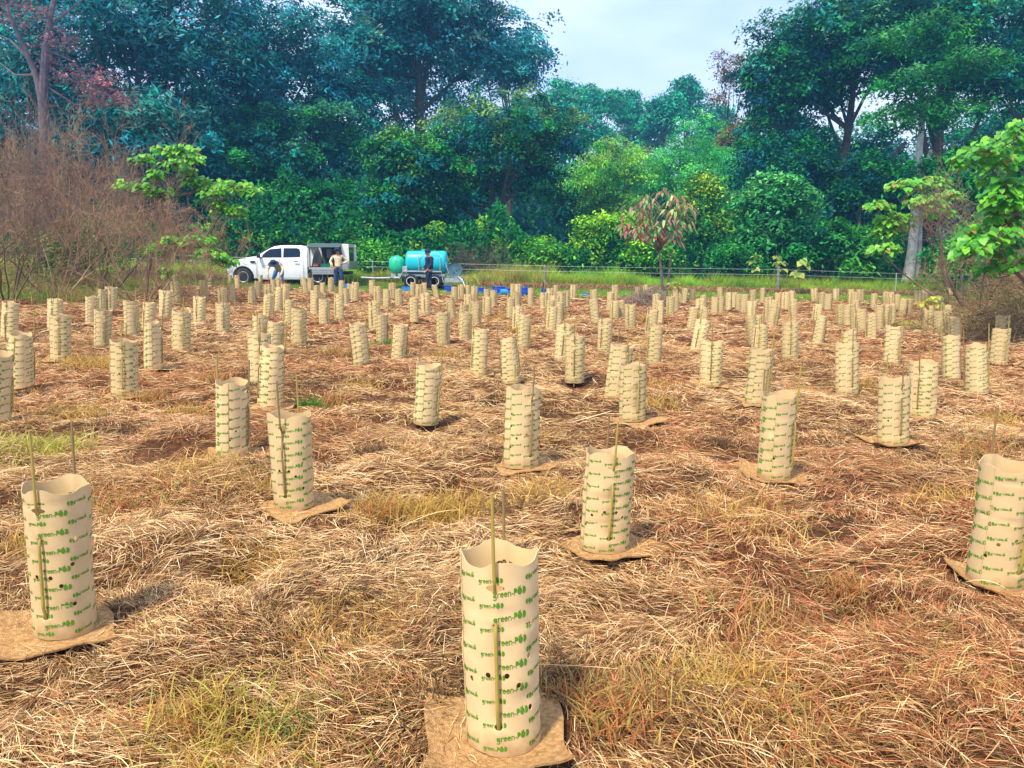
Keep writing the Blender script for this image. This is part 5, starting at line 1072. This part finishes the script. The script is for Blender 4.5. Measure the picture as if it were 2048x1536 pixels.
    # hose reel
    rc = (Zx(1840), .15, Zz(348)); R_ = .335; mb = MB(); mb.lathe([(.001, -.02), (R_*.25, -.03), (R_*.3, -.01), (R_*.9, -.01), (R_, -.03), (R_, 0), (R_*.9, .015), (.14, .02), (.14, .36), (R_, .37), (R_, .39), (.001, .39)], c=rc, axis='Y', seg=36)
    for a in (.3, 2.4, 4.5): mb.box((rc[0]+math.cos(a)*.15, rc[1]-.018, rc[2]+math.sin(a)*.15), (.2, .014, .035), rot=Matrix.Rotation(-a, 3, 'Y'))
    mb.build('hose_reel', M['reel'], e)
    mb = MB(); mb.lathe([(.27, .03), (.30, .06), (.27, .12), (.30, .18), (.27, .24), (.30, .30), (.27, .35)], c=rc, axis='Y', seg=30); mb.build('coiled_hose', M['hose'], e)
    mb = MB(); mb.tube([(rc[0], rc[1]-.03, rc[2]), (rc[0], rc[1]-.10, rc[2]), (rc[0]+.10, rc[1]-.12, rc[2]-.13), (rc[0]+.10, rc[1]-.2, rc[2]-.13)], .012, 6); mb.build('crank', M['alu'], e)
    mb = MB(); mb.tube([(Zx(1783), .2, Zz(242)), (Zx(1795), .15, Zz(262)), (Zx(1805), .12, Zz(285)), (Zx(1816), .12, Zz(300))], .016, 6); mb.build('feed_hose', M['bhose'], e)
    mb = MB(); o = Vector((c.x, d, c.z)); p0 = Vector((Zx(1868), .1, Zz(396))); p1 = Vector(at(918, 573, d-1.2))-o; p2 = Vector(at(940, 578, d-2.6)); gx = p2; 
    P2 = Vector((at(941, 580, 31).x, 31, tz(at(941, 580, 31).x, 31)+.02))-o; P3 = Vector((at(945, 600, 27).x, 27, tz(at(945, 600, 27).x, 27)+.03))-o
    mb.tube([p0, p0.lerp(P2, .33)+Vector((.05, 0, .06)), p0.lerp(P2, .7)+Vector((0, 0, .0)), P2, P2.lerp(P3, .5)+Vector((.1, 0, .0)), P3], .018, 6); mb.build('delivery_hose', M['hose'], e); e.scale = (.97, .97, .94)
trailer()

# ------------------------------------------------------------------ people
def skinned(name, verts, edges, radii, m, parent, lev=2, root=0):
    me = bpy.data.meshes.new(name); me.from_pydata([tuple(v) for v in verts], edges, []); me.update(); me.materials.append(m); o = link(name, me, parent)
    md = o.modifiers.new('skin', 'SKIN'); md.use_smooth_shade = True; md.branch_smoothing = .3
    for i, sv in enumerate(me.skin_vertices[0].data):
        r = radii[i]; sv.radius = r if hasattr(r, '__len__') else (r, r); sv.use_root = (i == root)
    sb = o.modifiers.new('sub', 'SUBSURF'); sb.levels = lev; sb.render_levels = lev; return o
def hand(verts, edges, radii, wi, w, dirv, palm):
    """five curled fingers and a thumb from wrist index wi"""
    t = Vector(dirv).normalized(); n = Vector(palm).normalized(); s = t.cross(n).normalized()
    def add(p, r, a): verts.append(p); radii.append(r); edges.append((a, len(verts)-1)); return len(verts)-1
    pm = add(w+t*.05, (.030, .016), wi); 
    for k, (off, l) in enumerate(((-.027, .070), (-.009, .080), (.009, .076), (.026, .060))):
        kn = add(w+t*.088+s*off, (.009, .009), pm); m = add(verts[kn]+t*l*.5+n*.012, (.008, .008), kn); add(verts[m]+t*l*.3+n*.03, (.007, .007), m)
    th = add(w+t*.03-s*.038+n*.008, (.010, .010), pm); add(verts[th]+t*.035-s*.012+n*.02, (.008, .008), th)
def person(loc, rz, J, shirt, trous, label, hat='brim', shirt_off=.02, hem=.12, boots='boot'):
    """J: joint dict in local metres (x right, y forward is -Y toward the camera when rz=0)"""
    e = empty('person', loc, rz); tag(e, label, 'person'); V = {k: Vector(v) for k, v in J.items()}
    names = ['pelvis', 'waist', 'chest', 'neck', 'jaw', 'head', 'crown']; rad = {'pelvis': (.145, .11), 'waist': (.125, .095), 'chest': (.14, .10), 'neck': (.052, .052), 'jaw': (.062, .07), 'head': (.078, .092), 'crown': (.05, .06)}
    verts = []; edges = []; radii = []; idx = {}
    def add(n, r, a=None):
        verts.append(V[n]); radii.append(r); idx[n] = len(verts)-1
        if a: edges.append((idx[a], idx[n]))
    prev = None
    for n in names: add(n, rad[n], prev); prev = n
    for s in 'LR':
        add('sh'+s, (.062, .062), 'chest'); add('el'+s, (.043, .043), 'sh'+s); add('wr'+s, (.028, .028), 'el'+s)
        add('hip'+s, (.092, .092), 'pelvis'); add('kn'+s, (.058, .058), 'hip'+s); add('an'+s, (.040, .040), 'kn'+s); add('toe'+s, (.038, .03), 'an'+s)
        hand(verts, edges, radii, idx['wr'+s], V['wr'+s], V['wr'+s]-V['el'+s], (0, -.6, -.3))
    skinned('body', verts, edges, radii, M['skin'], e)
    # face
    fd = Vector(J.get('face', (0, -1, 0))).normalized(); up = (V['crown']-V['jaw']).normalized(); rt = fd.cross(up).normalized(); hc = V['head']
    mb = MB(); mb.lathe([(.001, .016), (.012, .010), (.015, 0), (.010, -.010), (.001, -.012)], c=hc+fd*.092-up*.018, seg=8)
    for s in (-1, 1): mb.lathe([(.001, .03), (.014, .018), (.016, 0), (.010, -.02), (.001, -.03)], c=hc+rt*s*.082-up*.01, seg=8)
    mb.build('nose_and_ears', M['skin'], e); mb = MB()
    for s in (-1, 1): mb.box(hc+fd*.088+rt*s*.033+up*.012, (.024, .012, .010))
    mb.box(hc+fd*.082-up*.058, (.045, .012, .008)); mb.build('eyes_and_mouth', M['boot'], e)
    mb = MB(); mb.lathe([(.095, -.05), (.102, .0), (.095, .05), (.06, .085), (.001, .098)], c=hc-fd*.015+up*.03, seg=16); mb.build('hair', M['hair'], e)
    # shirt
    sv = []; se = []; sr = []; o = shirt_off; si = {}
    def sa(n, p, r, a=None):
        sv.append(p); sr.append(r); si[n] = len(sv)-1
        if a: se.append((si[a], si[n]))
    sa('waist', V['waist'], (.125+o, .098+o)); sa('chest', V['chest'], (.145+o, .105+o), 'waist'); sa('collar', V['neck'].lerp(V['chest'], .45), (.075+o, .07+o), 'chest')
    sa('hip', V['pelvis'].lerp(V['waist'], .1)+(V['pelvis']-V['waist']).normalized()*hem*.3, (.15+o, .118+o), 'waist')
    for s in 'LR':
        sa('sh'+s, V['sh'+s]+Vector((0, 0, -.02)), (.056+o*.5, .056+o*.5), 'chest'); sa('el'+s, V['el'+s], (.044+o*.5, .044+o*.5), 'sh'+s); sa('cf'+s, V['el'+s].lerp(V['wr'+s], .9), (.036+o*.4, .036+o*.4), 'el'+s)
    skinned('shirt', sv, se, sr, M[shirt], e)
    tv_ = []; te = []; tr = []; ti = {}
    def ta(n, p, r, a=None):
        tv_.append(p); tr.append(r); ti[n] = len(tv_)-1
        if a: te.append((ti[a], ti[n]))
    ta('p', V['pelvis'], (.155, .12)); ta('w', V['waist'].lerp(V['pelvis'], .55), (.145, .112), 'p')
    for s in 'LR': ta('h'+s, V['hip'+s], (.105, .105), 'p'); ta('k'+s, V['kn'+s], (.075, .075), 'h'+s); ta('a'+s, V['kn'+s].lerp(V['an'+s], .92), (.065, .065), 'k'+s)
    skinned('trousers', tv_, te, tr, M[trous], e)
    for s in 'LR':
        skinned('boot', [V['kn'+s].lerp(V['an'+s], .85), V['an'+s], V['toe'+s]], [(0, 1), (1, 2)], [(.055, .055), (.056, .056), (.048, .036)], M[boots], e)
    mb = MB()
    q = up.to_track_quat('Z', 'Y').to_matrix()
    if hat == 'brim': mb.lathe([(.001, .125), (.07, .12), (.098, .10), (.108, .03), (.11, .012), (.20, -.025), (.20, -.035), (.11, .002), (.10, .0)], seg=24)
    else: mb.lathe([(.001, .115), (.06, .11), (.095, .08), (.106, .03), (.108, .0), (.10, -.005)], seg=24); mb.box((0, 0, 0), (.001, .001, .001))
    if hat == 'cap':
        f2 = q.transposed() @ fd; f2.z = 0; f2.normalize(); a = math.atan2(f2.y, f2.x); mb.box((f2.x*.14, f2.y*.14, .012), (.10, .15, .010), rot=Matrix.Rotation(a, 3, 'Z'), bev=.004)
    mb.v = [tuple(q @ Vector(v)+hc+up*.035) for v in mb.v]; mb.build('hat', M['hat'], e)
    return e
std = dict(pelvis=(0, 0, .93), waist=(0, 0, 1.08), chest=(0, .01, 1.32), neck=(0, .0, 1.47), jaw=(0, -.02, 1.535), head=(0, -.01, 1.615), crown=(0, 0, 1.69),
 shL=(.19, .01, 1.40), elL=(.27, .05, 1.14), wrL=(.27, -.02, .90), shR=(-.19, .01, 1.40), elR=(-.27, .05, 1.14), wrR=(-.27, -.02, .90),
 hipL=(.09, 0, .88), knL=(.11, -.02, .48), anL=(.12, .02, .09), toeL=(.15, -.15, .035), hipR=(-.09, 0, .88), knR=(-.11, -.02, .48), anR=(-.12, .02, .09), toeR=(-.15, -.15, .035))
J1 = dict(std); J1.update(elL=(.37, .03, 1.17), wrL=(.20, -.13, 1.06), elR=(-.30, .0, 1.14), wrR=(-.21, -.12, .95), head=(-.015, -.02, 1.61), crown=(-.02, -.01, 1.69), face=(-.1, -1, -.05))
p = at(678, 575, 32.4); g_ = at(678, 576, 32.4).z
pe = person((p.x, 32.4, g_), .1, J1, 'tan', 'denim', 'person in tan long-sleeved shirt and blue trousers, hand on hip, by the ute tray', 'cap'); pe.scale = (1.08, 1.08, .95)
J2 = dict(std); J2.update(elL=(.24, .02, 1.12), wrL=(.23, -.14, .90), elR=(-.24, .02, 1.12), wrR=(-.22, -.14, .92), face=(0, -1, -.35), head=(0, -.05, 1.60), crown=(0, -.04, 1.68), jaw=(0, -.05, 1.525))
p = at(859, 582, 32.6)
pn = person((p.x, 32.6, p.z), -1.15, J2, 'navy', 'navy', 'person in dark navy clothes standing beside the turquoise tank', 'cap', shirt_off=.05); pn.scale = (1.22, 1.22, 1)
J3 = dict(pelvis=(0, .28, .80), waist=(0, .16, .90), chest=(0, -.10, 1.00), neck=(0, -.27, 1.03), jaw=(0, -.34, .99), head=(0, -.40, 1.02), crown=(0, -.42, 1.10), face=(0, -.8, -.6),
 shL=(.19, -.15, 1.02), elL=(.29, -.28, .78), wrL=(.24, -.42, .55), shR=(-.19, -.15, 1.02), elR=(-.29, -.28, .78), wrR=(-.22, -.42, .55),
 hipL=(.10, .26, .78), knL=(.15, .02, .46), anL=(.14, .14, .09), toeL=(.17, -.04, .035), hipR=(-.10, .26, .78), knR=(-.15, .02, .46), anR=(-.14, .14, .09), toeR=(-.17, -.04, .035))
p = at(552, 578, 30.5); gq = tz(p.x, 30.5)
e3 = person((at(556, 578, 30.5).x, 30.5, at(552, 580, 30.5).z), 0, J3, 'tan', 'denimb', 'person bending forward in front of the ute door in wide blue hat', 'brim'); e3.scale = (1.05, 1.05, 1.0)
# ------------------------------------------------------------------ haze
hm_ = bpy.data.materials.new('haze'); hm_.use_nodes = True; t = hm_.node_tree; t.nodes.remove(t.nodes['Principled BSDF']); v_ = t.nodes.new('ShaderNodeVolumePrincipled')
v_.inputs['Color'].default_value = (.18, .55, 1, 1); v_.inputs['Density'].default_value = .0013; v_.inputs['Anisotropy'].default_value = .2; t.links.new(v_.outputs[0], t.nodes['Material Output'].inputs['Volume'])
mb = MB(); mb.box((0, 145, 37), (420, 330, 84)); hz = mb.build('haze', hm_, smooth=False); tag(hz, 'thin blue air between the field and the wood', 'haze', kind='stuff')
# ------------------------------------------------------------------ tubs and containers
def tub(px, py, d, w, h, m, name, label, cat, kind='crate', rz=0., group=None):
    p = at(px, py, d); z = tz(p.x, d); mb = MB()
    if kind == 'crate':
        mb.box((0, 0, h*.5), (w*.9, w*.6, h*.98), bev=.012); mb.box((0, 0, h*.95), (w, w*.68, h*.10), bev=.008); mb.box((0, -w*.31, h*.6), (w*.4, .015, h*.14))
        for k in (-.3, 0, .3): mb.box((w*k, -w*.305, h*.4), (.02, .012, h*.7))
    elif kind == 'drum': mb.lathe([(.001, 0), (w*.44, 0), (w*.5, .03), (w*.5, h*.45), (w*.53, h*.48), (w*.5, h*.51), (w*.5, h*.92), (w*.54, h*.95), (w*.5, h), (.001, h)], seg=22)
    elif kind == 'bucket': mb.lathe([(.001, 0), (w*.38, 0), (w*.48, h*.93), (w*.53, h*.94), (w*.53, h), (w*.47, h), (w*.38, h*.06), (.001, h*.06)], seg=22); 
    elif kind == 'bottle': mb.lathe([(.001, 0), (w*.5, 0), (w*.5, h*.62), (w*.25, h*.8), (w*.2, h), (.001, h)], seg=14)
    elif kind == 'jug':
        mb.lathe([(.001, 0), (w*.5, .01), (w*.52, h*.6), (w*.35, h*.8), (w*.15, h*.9), (w*.15, h), (.001, h)], seg=18); mb.v = [(v[2]-h/2, v[1], v[0]+w*.5) for v in mb.v]; mb.f = [f[::-1] for f in mb.f]
    o = mb.build(name, m); o.location = (p.x, d, z-.004); o.rotation_euler = (0, 0, rz); return tag(o, label, cat, group)
tub(694, 575, 29.5, .44, .26, M['lblue'], 'crate', 'light blue crate in front of the person in tan shirt', 'crate')
tub(812, 580, 29.5, .34, .24, M['lblue'], 'crate', 'small light blue crate below the trailer front wheel', 'crate', rz=.2)
tub(898, 585, 28, .34, .26, M['blue'], 'crate', 'dark blue crate just right of the trailer wheels', 'crate')
tub(964, 588, 27.3, .38, .26, M['blue'], 'crate', 'dark blue crate between the hose reel and the other blue tubs', 'crate', rz=.1)
tub(998, 590, 26.8, .46, .27, M['blue'], 'crate', 'wide dark blue crate behind the tipped light-blue jug', 'crate', rz=-.1)
tub(1022, 589, 27.6, .40, .28, M['blue'], 'crate', 'dark blue crate half hidden at the right of the wide one', 'crate', rz=.3)
tub(1010, 592, 25.8, .20, .32, M['lblue'], 'water_jug', 'light blue water jug tipped on its side on the grass', 'jug', 'jug', rz=.35)
tub(1049, 594, 26, .27, .29, M['blue'], 'drum', 'upright blue drum with ribbed rim at the end of the tubs', 'drum', 'drum')
tub(1089, 590, 26.5, .24, .20, M['blue'], 'bucket', 'blue bucket with a dark bottle standing on its rim line', 'bucket', 'bucket')
tub(1087, 588, 26.9, .07, .42, M['black'], 'bottle', 'tall dark bottle behind the blue bucket near the left fence post', 'bottle', 'bottle')
tub(1172, 594, 24.8, .25, .14, M['lblue'], 'bucket', 'low light blue bucket alone on the green verge', 'bucket', 'bucket')
tub(534, 575, 28.6, .20, .30, M['red'], 'fuel_can', 'red can beside the bending person, left hand side', 'can', 'crate')
tub(566, 575, 28.8, .16, .24, M['red'], 'fuel_can', 'smaller red can to the right of the bending person', 'can', 'crate')
tub(945, 588, 27.0, .30, .20, M['green'], 'crate', 'small green crate where the white hose reaches the grass', 'crate')
